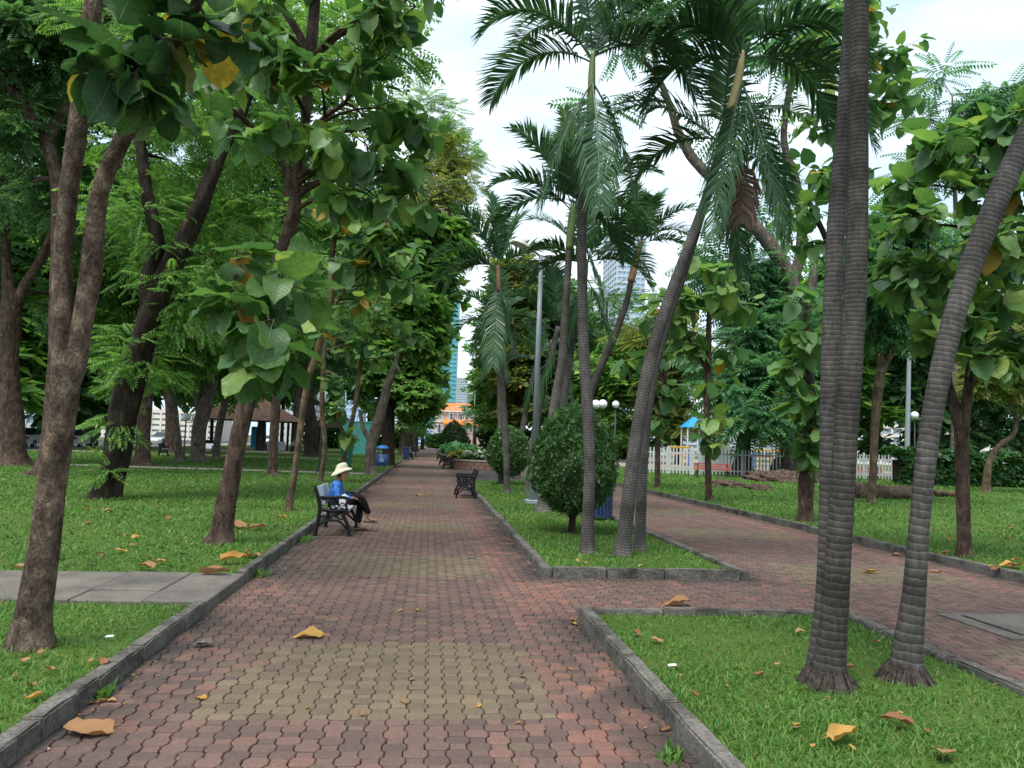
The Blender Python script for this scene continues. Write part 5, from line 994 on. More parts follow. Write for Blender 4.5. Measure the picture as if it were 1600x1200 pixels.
def street_lamp(label, base, h_, heads, r0=.09):
    root = empty('street_lamp', base, 0, label, 'street lamp', 'grey street lamps along the walk'); z0 = 0
    MB().box((0, 0, .04), (.42, .42, .1), None, .02).build('foot_plate', M_METAL, root); MB().tube([(0, 0, .05), (0, 0, 1.25)], (r0*1.3, r0*1.25), 12).build('lower_pole', M_METAL, root, True); MB().tube([(0, 0, 1.25), (0, 0, h_)], (r0*.95, r0*.6), 12).build('pole', M_METAL, root, True)
    MB().box((0, -r0*1.26, .8), (.09, .02, .26), None, .005).build('service_door', M_METAL, root)
    for (dx, dy, dz) in heads:
        v = np.array((dx, dy, 0)); L_ = np.linalg.norm(v); u = v/L_; MB().tube([(0, 0, h_-.05), (*(u[:2]*L_*.4), h_+dz*.4+.02), (*(u[:2]*L_*.62), h_+dz*.62)], .03, 8).build('arm', M_METAL, root, True)
        n_ = np.array((-u[1], u[0], 0)); X = u*math.cos(math.atan2(dz, L_))+np.array((0, 0, math.sin(math.atan2(dz, L_)))); Z = np.cross(X, n_); V = []
        for t, w, hh in ((.55, .07, .05), (.7, .14, .1), (1.0, .19, .12), (1.28, .16, .08), (1.4, .08, .04)):
            c = np.array((*(u[:2]*L_*t), h_+dz*t)); V += [c+n_*w, c+n_*w*.6+Z*hh, c-n_*w*.6+Z*hh, c-n_*w, c-n_*w*.7-Z*.03, c+n_*w*.7-Z*.03]
        Fs = [(k*6+i, k*6+(i+1) % 6, (k+1)*6+(i+1) % 6, (k+1)*6+i) for k in range(4) for i in range(6)]+[(5, 4, 3, 2, 1, 0), (24, 25, 26, 27, 28, 29)]; MB().add(V, Fs).build('lamp_head', M_LAMPHD, root)
    return root
g = gnd(833, 786, LAWN_Z); street_lamp('nearest grey double headed lamp post among the palms', g, 6.55, [(-.62, -.3, .16), (.66, .3, .05)])
for i, (x, y, h_, lb) in enumerate([(738.5, 708.5, 9.4, 'second lamp post behind the round planter'), (726, 706, 9.0, 'slimmer lamp post left of the second one'), (706, 700.5, 9.0, 'distant lamp post before the pink building roof'), (700, 700, 8.8, 'distant lamp post at the left of the far group'), (713, 701, 8.8, 'distant lamp post at the right of the far group')]):
    g = gnd(x, y, 0); street_lamp(lb, g, h_, [(-.6, -.2, .15), (.7, .25, .15)] if i < 2 else [(.9, -.2, .3)], .09 if i < 2 else .12)
def globe_lamp(label, base, h_, offs, r=.2):
    root = empty('globe_lamp', base, 0, label, 'globe lamp', 'white globe lamps'); MB().tube([(0, 0, 0), (0, 0, .4), (0, 0, h_)], (.07, .045, .035), 10).build('pole', M_DKGREEN, root, True); MB().lathe((0, 0, 0), [(.14, 0), (.13, .12), (.07, .2), (.06, .35)], 12).build('base', M_DKGREEN, root, True)
    for (dx, dy, dz) in offs:
        bm = bmesh.new(); bmesh.ops.create_uvsphere(bm, u_segments=20, v_segments=14, radius=r); me = bpy.data.meshes.new('globe'); bm.to_mesh(me); bm.free(); me.polygons.foreach_set('use_smooth', [True]*len(me.polygons)); o = link('globe', me, M_GLOBE, root); o.location = (dx, dy, h_+dz+r*.8)
        if abs(dx)+abs(dy) > 0: MB().tube([(0, 0, h_-.1), (dx*.6, dy*.6, h_-.08), (dx, dy, h_+dz)], .02, 6).build('arm', M_DKGREEN, root, True)
def globe_at(label, x, y, by, r=.2, extra=()):
    g = gnd(x, by, LAWN_Z); d = depth(g); top = px(x, y, d); globe_lamp(label, (top[0], top[1], LAWN_Z), top[2]-LAWN_Z-r*.8, [(0, 0, 0)]+list(extra), r)
globe_at('globe lamp behind the thin straight tree on the left', 505, 620, 737, .27); globe_at('twin globe lamp right of the straight palm', 931, 632, 745, .23, [(.42, .3, .05)]); globe_at('single globe lamp behind the twin globes', 962, 632, 742, .2)
globe_at('globe lamp before the dark tree mass at the right', 1429, 649, 752, .25); globe_at('twin globe lamp among the trunks left of the gazebo', 291, 652, 718, .24, [(.5, .1, 0)])
g = gnd(1417, 752, LAWN_Z); MB().tube([(0, 0, -.05), (0.05, 0, 3), (.2, 0, 8.2)], (.17, .15, .12), 10).build('grey_post', M_METAL).location = g; tag(bpy.data.objects['grey_post'], 'plain grey post beside the globe lamp at the right', 'post')

# ------------------------------------------------------------------ fence, log, rocks
def fence(label, pA, pB, n, h_, wd, post_every=10):
    a, b = np.array(pA[:2]), np.array(pB[:2]); v = b-a; L_ = np.linalg.norm(v); rz = math.atan2(v[1], v[0]); root = empty('picket_fence', (*a, LAWN_Z), rz, label, 'fence')
    m = MB().box((0, 0, h_/2+.04), (wd, .022, h_-.04)); me = None
    for i in range(n):
        o = None; x = (i+.5)/n*L_
        if me is None:
            V = [(-wd/2, -.011, .06), (wd/2, -.011, .06), (wd/2, -.011, h_-.06), (0, -.011, h_), (-wd/2, -.011, h_-.06)]; V = V+[(p[0], .011, p[2]) for p in V]
            mb = MB().add(V, [(0, 1, 2, 3, 4), (9, 8, 7, 6, 5)]+[(i_, 5+i_, 5+(i_+1) % 5, (i_+1) % 5) for i_ in range(5)]); o = mb.build('picket', M_FENCE, root); me = o.data
        else: o = link('picket', me, None, root)
        o.location = (x, -.035, random.gauss(0, .01)); o.rotation_euler = (0, random.gauss(0, .008), 0)
    for z in (.3, h_-.32): MB().box((L_/2, 0, z), (L_, .04, .1)).build('rail', M_FENCE, root)
    for i in range(0, n+1, post_every): MB().box((i/n*L_, .05, h_/2+.03), (.1, .1, h_+.12), None, .02).build('post', M_FENCE, root)
FA, FM, FB = gnd(1008, 741), gnd(1086, 744.5), gnd(1400, 752)
fence('near white picket fence panel right of the slanting palms', FA, FM, 15, 1.62, .085, 7)
fence('white picket fence running on behind the wide dark trunk', FM+np.array((.3, .1, 0)), FB, 58, 1.62, .085, 12)
fence('closed white board fence beyond the picket fence', gnd(1095, 735), gnd(1165, 737), 22, 1.9, .16, 11)
def lump(name, label, cat, c, R, seed, mat, f=3.0):
    bm = bmesh.new(); bmesh.ops.create_icosphere(bm, subdivisions=4, radius=1)
    for v in bm.verts:
        p = v.co; k = 1+.16*math.sin(p.x*f+seed)*math.cos(p.y*f*1.3+seed)+.1*math.sin(p.z*f*2+p.x*f*2.2+seed)+.07*math.sin(p.y*f*4.1+p.z*5); v.co = Vector((p.x*R[0]*k, p.y*R[1]*k, max(-.1, p.z*k)*R[2]))
    me = bpy.data.meshes.new(name); bm.to_mesh(me); bm.free(); me.polygons.foreach_set('use_smooth', [True]*len(me.polygons)); o = link(name, me, mat); o.location = c; return tag(o, label, cat)
g = gnd(1218, 752, LAWN_Z); lump('root_mound', 'earthy mound of old roots under the arching tree', 'mound', g+np.array((0, 0, -.05)), (2.1, 1.3, .6), 2.0, M_BARKR, 6)
for i, (x, y, r, lb) in enumerate([(1120, 757, .75, 'flat weathered root slab on the lawn near the thin trunk tree'), (1146, 761, .8, 'second flat root slab nearer the mound'), (1185, 765, .6, 'small patch of dry roots in the grass below the mound')]): lump('root_slab', lb, 'root', gnd(x, y, LAWN_Z), (r, r*.6, .22), i*1.7, M_BARKR, 3)
def log(label, x0, y0, x1, y1, r, seed):
    a, b = gnd(x0, y0, LAWN_Z+r*.8), gnd(x1, y1, LAWN_Z+r*.8); o = MB().tube([a+(b-a)*t+np.array((0, 0, .03*math.sin(7*t))) for t in np.linspace(0, 1, 12)], np.linspace(r, r*.8, 12), 14, True, 0, .08, seed).build('fallen_log', M_BARKT, None, True); return tag(o, label, 'log')
log('long weathered log lying behind the leaning palm', 1330, 768, 1426, 769, .3, 3); log('short thin log beside the long log', 1462, 771, 1492, 772, .16, 5)

# ------------------------------------------------------------------ gazebo
M_TILE = plain('brown_roof_tile', (.13, .082, .066), .8, .2, var=.3, scale=3); M_WOODD = plain('dark_timber', (.03, .024, .02), .8, .2, var=.3); M_BLUEP = plain('blue_panel', (.05, .3, .62), .6, .3)
gz = empty('gazebo', (-15.9, 70, .05), R_(14), 'open gazebo with brown tiled hip roof behind the left trunks', 'gazebo')
def hip_roof(parent, hx, hy, ridge, z0, h_, rows, over=.0):
    """courses of tiles, each course a separate strip on every slope"""
    A = [(-hx, -hy), (hx, -hy), (hx, hy), (-hx, hy)]; T = [(-ridge, 0), (ridge, 0), (ridge, 0), (-ridge, 0)]
    for s in range(4):
        a0, a1, t0, t1 = [np.array(q, float) for q in (A[s], A[(s+1) % 4], T[s], T[(s+1) % 4])]
        for r in range(rows):
            u0, u1 = r/rows, (r+1)/rows+.004; p = [a0+(t0-a0)*u0, a1+(t1-a1)*u0, a1+(t1-a1)*u1, a0+(t0-a0)*u1]; z = [z0+h_*u0+.05, z0+h_*u0+.05, z0+h_*u1, z0+h_*u1]; V = [(*p[i], z[i]) for i in range(4)]+[(*p[0], z[0]-.07), (*p[1], z[1]-.07)]
            MB().add(V, [(0, 1, 2, 3), (4, 5, 1, 0)]).build('tile_course', M_TILE, parent)
rf = MB().box((0, 0, 2.78), (8.2, 6.2, .12)).build('roof', M_WOODD, gz); hip_roof(rf, 4.5, 3.5, 1.0, 2.72, 2.1, 12)
for x in (-3.6, -1.2, 1.2, 3.6):
    for y in (-2.6, 2.6): MB().box((x, y, 1.36), (.2, .2, 2.72), None, .02).build('column', M_WOODD, gz)
MB().box((0, 0, .06), (8.6, 6.6, .14), None, .03).build('floor', M_FARPATH, gz); MB().box((.9, 2.4, 1.3), (1.1, .06, 1.9)).build('blue_panel', M_BLUEP, gz); MB().box((-3, 2.4, .55), (1.1, .06, .7)).build('railing', M_WOODD, gz); MB().box((2.6, 2.5, .55), (1.6, .06, .8)).build('railing', M_WHITE, gz)
g2 = empty('shelter', (-9.6, 80, .05), R_(8), 'smaller tiled shelter roof to the right of the gazebo', 'shelter'); rf = MB().box((0, 0, 2.5), (4.6, 3.6, .1)).build('roof', M_WOODD, g2); hip_roof(rf, 2.6, 2.1, .4, 2.45, 1.7, 9)
for x in (-1.9, 1.9):
    for y in (-1.4, 1.4): MB().box((x, y, 1.23), (.16, .16, 2.46)).build('column', M_WOODD, g2)
M_TEAL = plain('turquoise_board', (.1, .42, .38), .6, .3, var=.08)
kb = empty('site_hoarding', (-6.6, 74, .05), R_(4), 'turquoise boarded hut behind the left row of trees', 'hut')
for k in range(4): MB().box((-1.2+.8*k, 0, 1.5), (.785, .08, 3.0)).build('board', M_TEAL, kb)
MB().box((0, 1.5, 3.07), (3.5, 3.2, .12), None, .03).build('roof', M_TEAL, kb); MB().box((-1.57, 1.5, 1.49), (.06, 2.9, 2.98)).box((1.57, 1.5, 1.49), (.06, 2.9, 2.98)).build('side_wall', M_TEAL, kb)

# ------------------------------------------------------------------ cars and motorbikes on the street
M_CARW = plain('white_car_paint', (.72, .74, .76), .25, .5, var=.03); M_CARG = plain('silver_car_paint', (.35, .37, .4), .3, .5, .3, var=.05); M_GLASS = plain('dark_car_glass', (.02, .025, .03), .1, .6); M_TYRE = plain('tyre_rubber', (.02, .02, .02), .8, .2); M_RIM = plain('alloy_rim', (.45, .46, .47), .4, .5, .6); M_RED = plain('red_lamp', (.45, .03, .02), .4, .5); M_HLT = plain('headlamp', (.7, .72, .75), .2, .5)
def car(label, loc, rz, paint):
    root = empty('parked_car', loc, rz, label, 'car', 'vehicles in the street at the left'); P = [(-2.15, .35), (-2.2, .75), (-2.05, 1.0), (-1.1, 1.06), (1.3, 1.0), (2.0, .85), (2.2, .6), (2.2, .35)]; n = len(P); V = []
    for y, k in ((-.88, .0), (-.8, .06), (.8, .06), (.88, 0)): V += [(x*(1-.01*(k == 0)), y, z-(0 if k else .05 if z > .5 else 0)) for x, z in P]
    Fs = [(j*n+i, (j+1)*n+i, (j+1)*n+(i+1) % n, j*n+(i+1) % n) for j in range(3) for i in range(n)]+[tuple(range(n)), tuple(3*n+i for i in range(n-1, -1, -1))]; MB().add(V, Fs).build('body', paint, root)
    C = [(-1.75, 1.0), (-1.3, 1.48), (.25, 1.52), (1.05, 1.0)]; V = [(x, s*(.78-.12*(z > 1.2)), z) for s in (-1, 1) for x, z in C]; MB().add(V, [(0, 1, 2, 3), (7, 6, 5, 4), (0, 4, 5, 1), (1, 5, 6, 2), (2, 6, 7, 3)]).build('cabin_glass', M_GLASS, root)
    V = [(x, s*.665, z) for s in (-1, 1) for x, z in ((-1.34, 1.475), (.28, 1.515))]; MB().box((-.52, 0, 1.512), (1.6, 1.3, .03), None, .01).build('roof', paint, root)
    for x in (-.55, .3):
        for s in (-1, 1): MB().add([(x-.04, s*.80, 1.0), (x+.04, s*.80, 1.0), (x+.0, s*.68, 1.5), (x-.07, s*.68, 1.5)], [(0, 1, 2, 3)]).build('pillar', paint, root)
    for x in (-1.35, 1.35):
        for s in (-1, 1):
            V, Fs = cyl((0, 0, 0), .33, .2, 18); V = [(x+p[1], s*.8+p[0], .33+p[2]) for p in V]; w = MB().add(V, Fs).build('wheel', M_TYRE, root); V, Fs = cyl((0, 0, 0), .2, .215, 14); MB().add([(x+p[1], s*.8+p[0], .33+p[2]) for p in V], Fs).build('rim', M_RIM, w)
    for s in (-1, 1): MB().box((2.16, s*.62, .72), (.1, .36, .14), None, .02).build('headlight', M_HLT, root); MB().box((-2.17, s*.66, .8), (.08, .28, .2), None, .02).build('tail_light', M_RED, root)
for i, (x, y, rz, p, lb) in enumerate([(45, 700, 95, M_CARW, 'white car parked behind the far left giant trunk'), (-5, 699, 95, M_CARW, 'white car at the extreme left edge'), (372, 695, 92, M_CARW, 'white car seen through the gazebo columns'), (255, 697, 92, M_CARG, 'silver car seen between the left lawn trunks'), (118, 699, 94, M_CARW, 'white car right of the forked tree trunk'), (420, 695, 92, M_CARG, 'silver car behind the gazebo')]):
    g = gnd(x, y, -.03); car(lb, g, R_(rz+170*(i % 2)), p)
def motorbike(label, loc, rz, shirt):
    root = empty('motorbike', loc, rz, label, 'motorbike')
    for x in (-.6, .62):
        V, Fs = cyl((0, 0, 0), .3, .09, 16); MB().add([(x+p[1], p[0], .3+p[2]) for p in V], Fs).build('wheel', M_TYRE, root)
    MB().tube([(-.7, 0, .72), (-.2, 0, .7), (.1, 0, .45), (.4, 0, .5), (.5, 0, .9)], (.09, .13, .1, .09, .08), 8).build('body', M_RED, root, True); MB().tube([(.45, -.3, 1.0), (.5, 0, .98), (.45, .3, 1.0)], .02, 6).build('handlebar', M_BLACKSLAT, root, True); MB().box((-.35, 0, .8), (.65, .24, .1), None, .03).build('seat', M_BLACKSLAT, root)
    seated('distant rider in a red top sitting on a motorbike at the left', (loc[0]-.25*math.cos(rz), loc[1]-.25*math.sin(rz), loc[2]+.32), rz, shirt, M_TROU, None, False)
motorbike('motorbike waiting in the street right of the forked trunk', gnd(143, 698, -.03), R_(80), plain('red_shirt', (.5, .04, .04), .8, .1))

# ------------------------------------------------------------------ playground beyond the fence
M_SKYB = plain('blue_tarpaulin', (.03, .3, .6), .6, .3, var=.2); M_YEL = plain('yellow_play_paint', (.42, .26, .04), .6, .3); M_ORG = plain('orange_play_paint', (.6, .17, .04), .5, .4); M_BLU2 = plain('blue_play_paint', (.03, .12, .45), .5, .4)
g = gnd(1083, 728, .03); pu = empty('play_house', g, 0, 'play structure with a blue canopy behind the fence', 'play structure'); k = depth(g)/F_PX
zc = px(1083, 668, depth(g))[2]-.03; MB().add([(-1.1, -1.1, zc), (1.1, -1.1, zc), (1.1, 1.1, zc), (-1.1, 1.1, zc), (-.45, -.45, zc+.7), (.45, -.45, zc+.7), (.45, .45, zc+.7), (-.45, .45, zc+.7), (0, 0, zc+1.1)], [(i, (i+1) % 4, 4+(i+1) % 4, 4+i) for i in range(4)]+[(4+i, 4+(i+1) % 4, 8) for i in range(4)]+[(3, 2, 1, 0)]).build('canopy', M_SKYB, pu)
for sx in (-.9, .9):
    for sy in (-.9, .9): MB().tube([(sx, sy, 0), (sx, sy, zc+.05)], .08, 8).build('post', M_WHITE, pu)
MB().box((0, 0, 1.1), (1.9, 1.9, .12)).build('deck', M_GREYC, pu)
for k_, (x, y, lb) in enumerate([(1062, 728, 'low yellow and blue play frame behind the near picket panel'), (1192, 732, 'yellow and orange play frame right of the wide trunk'), (1228, 732, 'orange topped play frame beside the mound')]):
    g = gnd(x, y, .03); r_ = empty('playground_climber', g, 0, lb, 'play frame')
    for i, sx in enumerate((-.9, -.3, .3, .9)): MB().tube([(sx, 0, 0), (sx, 0, 1.75-.15*(i % 2))], .08, 8).build('post', (M_YEL, M_BLU2)[(i+k_) % 2], r_)
    MB().box((0, 0, 1.75), (2.0, .22, .2), None, .05).build('top_bar', (M_YEL, M_YEL, M_ORG)[k_], r_); MB().box((0, .1, 1.1), (2.0, .1, .15)).build('cross_bar', M_ORG, r_)

# ------------------------------------------------------------------ buildings at the end of the walk and over the trees
M_PINKW = plain('pink_render', (.62, .42, .38), .8, .15, var=.05, scale=.3); M_CREAM = plain('cream_trim', (.72, .66, .6), .8, .15, var=.04, scale=.3); M_ORROOF = plain('orange_roof_tile', (.62, .17, .06), .8, .15, var=.12, scale=.6); M_AWN = plain('orange_awning', (.72, .2, .04), .7, .2, var=.06); M_WINB = plain('window_glass_grey', (.13, .17, .21), .15, .5, var=.2, scale=.5); M_SHUT = plain('grey_shutter', (.3, .3, .33), .7, .2)
pb = empty('pink_building', (0, 215, 0), 0, 'pink two storey building with orange roof at the end of the walk', 'building'); bx0, bx1, by = px(672, 690, 215)[0], 44.0, 0
def bpt(x, y, d=215.0): return px(x, y, d)
xw0, xw1 = bpt(678, 690)[0], bpt(790, 690)[0]; zE, zR = bpt(700, 642)[2], bpt(700, 628)[2]; zM = bpt(700, 659)[2]; 
MB().box(((xw0+xw1)/2, 6, zE/2), (xw1-xw0, 12, zE)).build('wall', M_PINKW, pb); MB().box(((xw0+xw1)/2, -.2, zM), (xw1-xw0+.4, .4, .4)).box(((xw0+xw1)/2, -.15, zE-.6), (xw1-xw0+.3, .3, .5)).build('cornice', M_CREAM, pb)
xc = (xw0+xw1)/2; hw = (xw1-xw0)/2; MB().add([(xc-hw-.8, -.8, zE), (xc+hw+.8, -.8, zE), (xc+hw+.8, 12.8, zE), (xc-hw-.8, 12.8, zE), (xc-hw+3, 6, zR), (xc+hw-3, 6, zR)], [(0, 1, 5, 4), (1, 2, 5), (2, 3, 4, 5), (3, 0, 4), (3, 2, 1, 0)]).build('roof', M_ORROOF, pb); MB().box((xc, -.75, zE-.12), (2*hw+1.9, .3, .3)).build('eaves', M_CREAM, pb)
def window(parent, x, z, w, h_, arch=True):
    fr = MB().box((x, -.06, z), (w+.5, .2, h_+.5)); fr = fr.build('window', M_CREAM, parent); V = [(x-w/2, -.19, z-h_/2), (x+w/2, -.19, z-h_/2), (x+w/2, -.19, z+h_*.25)]+([(x+w/2*math.cos(a), -.19, z+h_*.25+h_*.25*math.sin(a)) for a in np.linspace(.3, 2.84, 6)] if arch else [(x+w/2, -.19, z+h_/2), (x-w/2, -.19, z+h_/2)])+[(x-w/2, -.19, z+h_*.25)]
    MB().add(V, [tuple(range(len(V)))]).build('pane', M_WINB, fr); MB().box((x, -.21, z), (.12, .04, h_)).build('mullion', M_CREAM, fr); MB().box((x, -.21, z), (w, .04, .12)).build('mullion', M_CREAM, fr)
z2 = (zE-1.4+zM)/2+.2; z1 = zM/2+.3
for xp in (684, 689, 703, 708, 718, 723, 736, 748): window(pb, bpt(xp, 650)[0], bpt(xp, 650.5)[2], .5 if xp < 692 else .8, 1.55, True)
for xp in (684, 689, 703, 708, 718, 724, 736, 748): window(pb, bpt(xp, 668)[0], bpt(xp, 669.5)[2], .65, 1.9, False)
for x0, x1 in ((692, 710), (711, 731), (734, 752)):
    a, b = bpt(x0, 670)[0], bpt(x1, 670)[0]; MB().add([(a, -.2, zM+.6), (b, -.2, zM+.6), (b, -1.8, zM-.4), (a, -1.8, zM-.4), (a, -1.8, zM-.8), (b, -1.8, zM-.8)], [(0, 3, 2, 1), (3, 4, 5, 2)]).build('awning', M_AWN, pb)
def tower(label, x0, x1, ytop, d, mat_wall, mat_glass, floors, bays, rz=0.0, cap=None, deep=26):
    """glass tower with projecting floor bands and mullions"""
    a, b = px(x0, 690, d), px(x1, 690, d); zt = px((x0+x1)/2, ytop, d)[2]; w = b[0]-a[0]; root = empty('glass_tower', (a[0], a[1], 0), rz, label, 'tower')
    MB().box((w/2, deep/2, zt/2), (w, deep, zt)).build('glazing', mat_glass, root); mb = MB()
    for k in range(floors+1): mb.box((w/2, deep/2, zt*k/floors), (w+.6, deep+.6, .7))
    o = mb.build('floor_bands', mat_wall, root); o['kind'] = 'stuff'; mb = MB()
    for k in range(bays+1): mb.box((w*k/bays, -.12, zt/2), (.35, .5, zt)); mb.box((w+.12, deep*k/bays, zt/2), (.5, .35, zt)); mb.box((-.12, deep*k/bays, zt/2), (.5, .35, zt))
    o = mb.build('mullions', mat_wall, root); o['kind'] = 'stuff'; return root
M_TGL = plain('teal_glass', (.08, .33, .38), .2, .5, var=.2, scale=.06); M_TBD = plain('teal_band', (.14, .4, .44), .4, .4); M_BGL = plain('blue_glass', (.3, .44, .58), .15, .5, var=.2, scale=.05); M_BBD = plain('pale_blue_band', (.42, .55, .7), .5, .3); M_GGL = plain('grey_glass', (.28, .36, .44), .2, .5, var=.15, scale=.05); M_GBD = plain('pale_concrete_band', (.5, .54, .58), .7, .2)
tower('teal glass tower rising behind the pink building', 655, 709, 460, 330, M_TBD, M_TGL, 34, 8); tower('pale grey tower beside the teal glass tower', 707, 726, 590, 420, M_GBD, M_GGL, 26, 5); tower('slim grey tower hidden among the far trees', 728, 742, 600, 440, M_GBD, M_BGL, 24, 4)
tower('blue glass tower glimpsed through the left crowns', 525, 560, 262, 300, M_BBD, M_BGL, 40, 6); tower('pale blue tower glimpsed between the palm crowns', 958, 1003, 335, 320, M_GBD, M_BGL, 40, 6); tower('low blue glazed building left of the pink building', 640, 676, 664, 230, M_BBD, plain('sky_blue_panel', (.12, .36, .72), .4, .4), 5, 6, deep=10)
tower('white and blue office block behind the gazebo', 430, 485, 615, 140, M_WHITE, M_BGL, 8, 7, deep=14); tower('pale shop row behind the street at the far left', -120, 60, 600, 95, M_GBD, M_GGL, 4, 12, deep=10); tower('long pale block behind the left street trees', 70, 330, 640, 150, M_CREAM, M_GGL, 5, 18, deep=10); tower('white apartment block behind the right hand trees', 1180, 1330, 640, 170, M_GBD, M_GGL, 6, 10, deep=12); tower('long low block behind the hedge at the right', 1340, 1640, 655, 150, M_CREAM, M_GGL, 5, 16, deep=12); tower('pale block behind the playground trees', 880, 1170, 662, 190, M_GBD, M_GGL, 5, 16, deep=12)
for i, (x, r, lb) in enumerate([(-150, 70, 'street tree before the far left shops'), (-20, 60, 'street tree left of the parked cars'), (90, 60, 'street tree behind the forked trunk'), (200, 60, 'street tree behind the vine clad tree'), (330, 55, 'street tree left of the gazebo roof'), (440, 50, 'street tree behind the gazebo'), (520, 50, 'street tree behind the turquoise hut'), (575, 45, 'street tree right of the turquoise hut')]):
    y = 699; tree('street_tree', lb, [(x, y, 10), (x, y-8, 7), (x+2, y-60, 6), (x+4, y-130, 4)], [], [(x, y-90, r, 30, 0), (x-r*.5, y-140, r*.9, 45, 2), (x+r*.5, y-150, r*.9, 45, 2), (x, y-210, r*1.1, 50, 3), (x, y-290, r, 50, 4), (x-r*.6, y-360, r, 50, 5), (x+r*.6, y-350, r, 50, 5)], 1600, TUFT, 2.3, M_BARKD, (M_FINED, M_FINE, M_FINED)[i % 3], 'trees along the left street', 300+i, 7, clump=.26)

# ------------------------------------------------------------------ fallen leaves and litter
FL = []
for k in range(5):                               # crumpled dead leaves: rolled edges, twisted blade, ragged outline
    rs = np.random.default_rng(50+k); S = np.linspace(0, 1, 9); A = np.linspace(-1, 1, 7); V = []
    for s in S:
        w = .34*math.sin(math.pi*min(1, .12+.88*s))**.6*(1-.25*s)+.01
        for a_ in A:
            e = abs(a_) > .9; z = (.5+.35*(k % 3))*(abs(a_)**2)*w*.9+.1*math.sin(3.2*s+k*1.7)+.06*math.sin(9*s+4*a_+k)+rs.normal(0, .022)
            V.append((a_*w*(1+(.12*math.sin(17*s+k*2+a_) if e else 0))*(1-.28*(k % 3)*abs(a_)*.6)+.05*math.sin(4*s+k), s+rs.normal(0, .012), z))
    Q = [(j*7+i, j*7+i+1, (j+1)*7+i+1, (j+1)*7+i) for j in range(8) for i in range(6)]; n0 = len(V); V += [(-.012, -.2, .06), (.012, -.2, .06), (.014, .03, .05), (-.014, .03, .05)]; Q.append((n0, n0+1, n0+2, n0+3)); FL.append((np.array(V), np.array(Q)))
FLM = {}
def fallen(x, y, s, az, mat, k, label, group=None, z=None, curl=0.0):
    key = (k, mat.name)
    if key not in FLM:
        T, Q = FL[k]; T = T.copy(); T[:, 2] -= T[:, 2].min(); me = mesh_np('fallen_leaf', T, Q, True); me.materials.append(mat); FLM[key] = me
    g = gnd(x, y, 0)
    if z is None: z = LAWN_Z+.03 if in_lawn(np.array([g[0]]), np.array([g[1]]))[0] else .004
    g = gnd(x, y, z); o = link('fallen_leaf', FLM[key], None, None); o.location = g; o.scale = (s*1.05, s, s*(.62+curl)); o.rotation_euler = (random.gauss(0, .1), random.gauss(0, .1), R_(az)); return tag(o, label, 'leaf', group)
for a in [(505, 995, .23, 95, M_GOLD, 0, 'large golden leaf lying in the middle of the brick walk'), (178, 1140, .24, 110, M_DRY, 3, 'big curled brown leaf beside the near left kerb'), (1078, 947, .3, 80, M_DRY, 1, 'long brown and yellow leaf on the brick link'), (1295, 1160, .21, -70, M_GOLD, 2, 'orange leaf at the bottom of the near lawn island'), (240, 890, .24, 60, M_DRY, 4, 'crumpled brown leaf on the left lawn by the slab path'), (345, 878, .3, -70, M_GOLD, 1, 'orange leaf on the left lawn near the kerb'), (405, 870, .26, 60, M_DRY, 0, 'tan leaf resting on the kerb beside the orange leaf'), (315, 898, .3, -100, M_DRY, 2, 'long curled leaf at the far edge of the slab path'), (380, 824, .3, 40, M_DRY, 3, 'dark dry leaf right of the leaning trunk base'), (415, 826, .3, 110, M_DRY, 4, 'brown leaf on the lawn behind the bench'), (160, 1042, .12, 20, M_DRY, 1, 'small brown leaf behind the near left kerb'), (66, 1086, .09, 140, M_GOLD, 2, 'small orange leaf on the near left lawn'), (320, 1093, .08, 60, M_GOLD, 0, 'small yellow leaf on the walk near the left kerb'), (628, 1096, .07, 200, M_DRY, 2, 'tiny pale leaf on the ochre band'), (1595, 885, .3, 80, M_GOLD, 0, 'yellow leaf on the right lawn at the picture edge'), (1470, 1172, .16, 150, M_DRY, 3, 'dark brown leaf at the bottom right of the near island'), (1373, 1005, .07, 10, M_GOLD, 1, 'small pale leaf between the two near palm bases'), (1258, 987, .1, 100, M_DRY, 0, 'small brown leaf left of the twin palm base'), (1326, 1148, .06, 30, M_DRY, 1, 'tiny tan leaf just above the orange leaf'), (1195, 1055, .09, 100, M_DRY, 2, 'pale brown leaf left of the twin palm roots'), (1425, 1136, .16, 60, M_DRY, 4, 'brown leaf on the grass below the leaning palm'), (1555, 1068, .14, 75, M_DRY, 1, 'brown leaf at the right kerb of the near island'), (1335, 1045, .1, 80, M_DRY, 2, 'tan leaf touching the twin palm roots'), (660, 775, .25, 80, M_DRY, 0, 'pale scrap of leaf in the middle of the far walk'), (1034, 1003, .1, 40, M_DRY, 3, 'small red brown leaf near the island corner'), (990, 988, .1, 200, M_DRY, 4, 'dark small leaf at the corner of the near island'), (900, 977, .08, 30, M_GOLD, 4, 'small yellow leaf beside the island corner'), (330, 1010, .14, 90, M_SLAB, 1, 'flat pale scrap on the dirty paving near the left kerb')]: fallen(*a)
NTH = 'first second third fourth fifth sixth seventh eighth ninth tenth eleventh twelfth thirteenth fourteenth fifteenth sixteenth seventeenth eighteenth nineteenth twentieth'.split()
NTH += ['twenty '+w for w in NTH[:9]]+['thirtieth']
def scatter(n, box_, sz, mats, label, group, seed):
    """small leaves told apart by their order from the left"""
    rs = np.random.default_rng(seed); xs = np.sort(rs.uniform(box_[0], box_[1], n))
    for i in range(n):
        m = mats[int(rs.integers(0, len(mats)))]; fallen(xs[i], rs.uniform(*box_[2:]), sz*rs.uniform(.6, 1.3), rs.uniform(0, 360), m, int(rs.integers(0, 5)), '%s %s, %s from the left' % ('golden' if m is M_GOLD else 'brown', label, NTH[i] if i else 'the one farthest'), group)
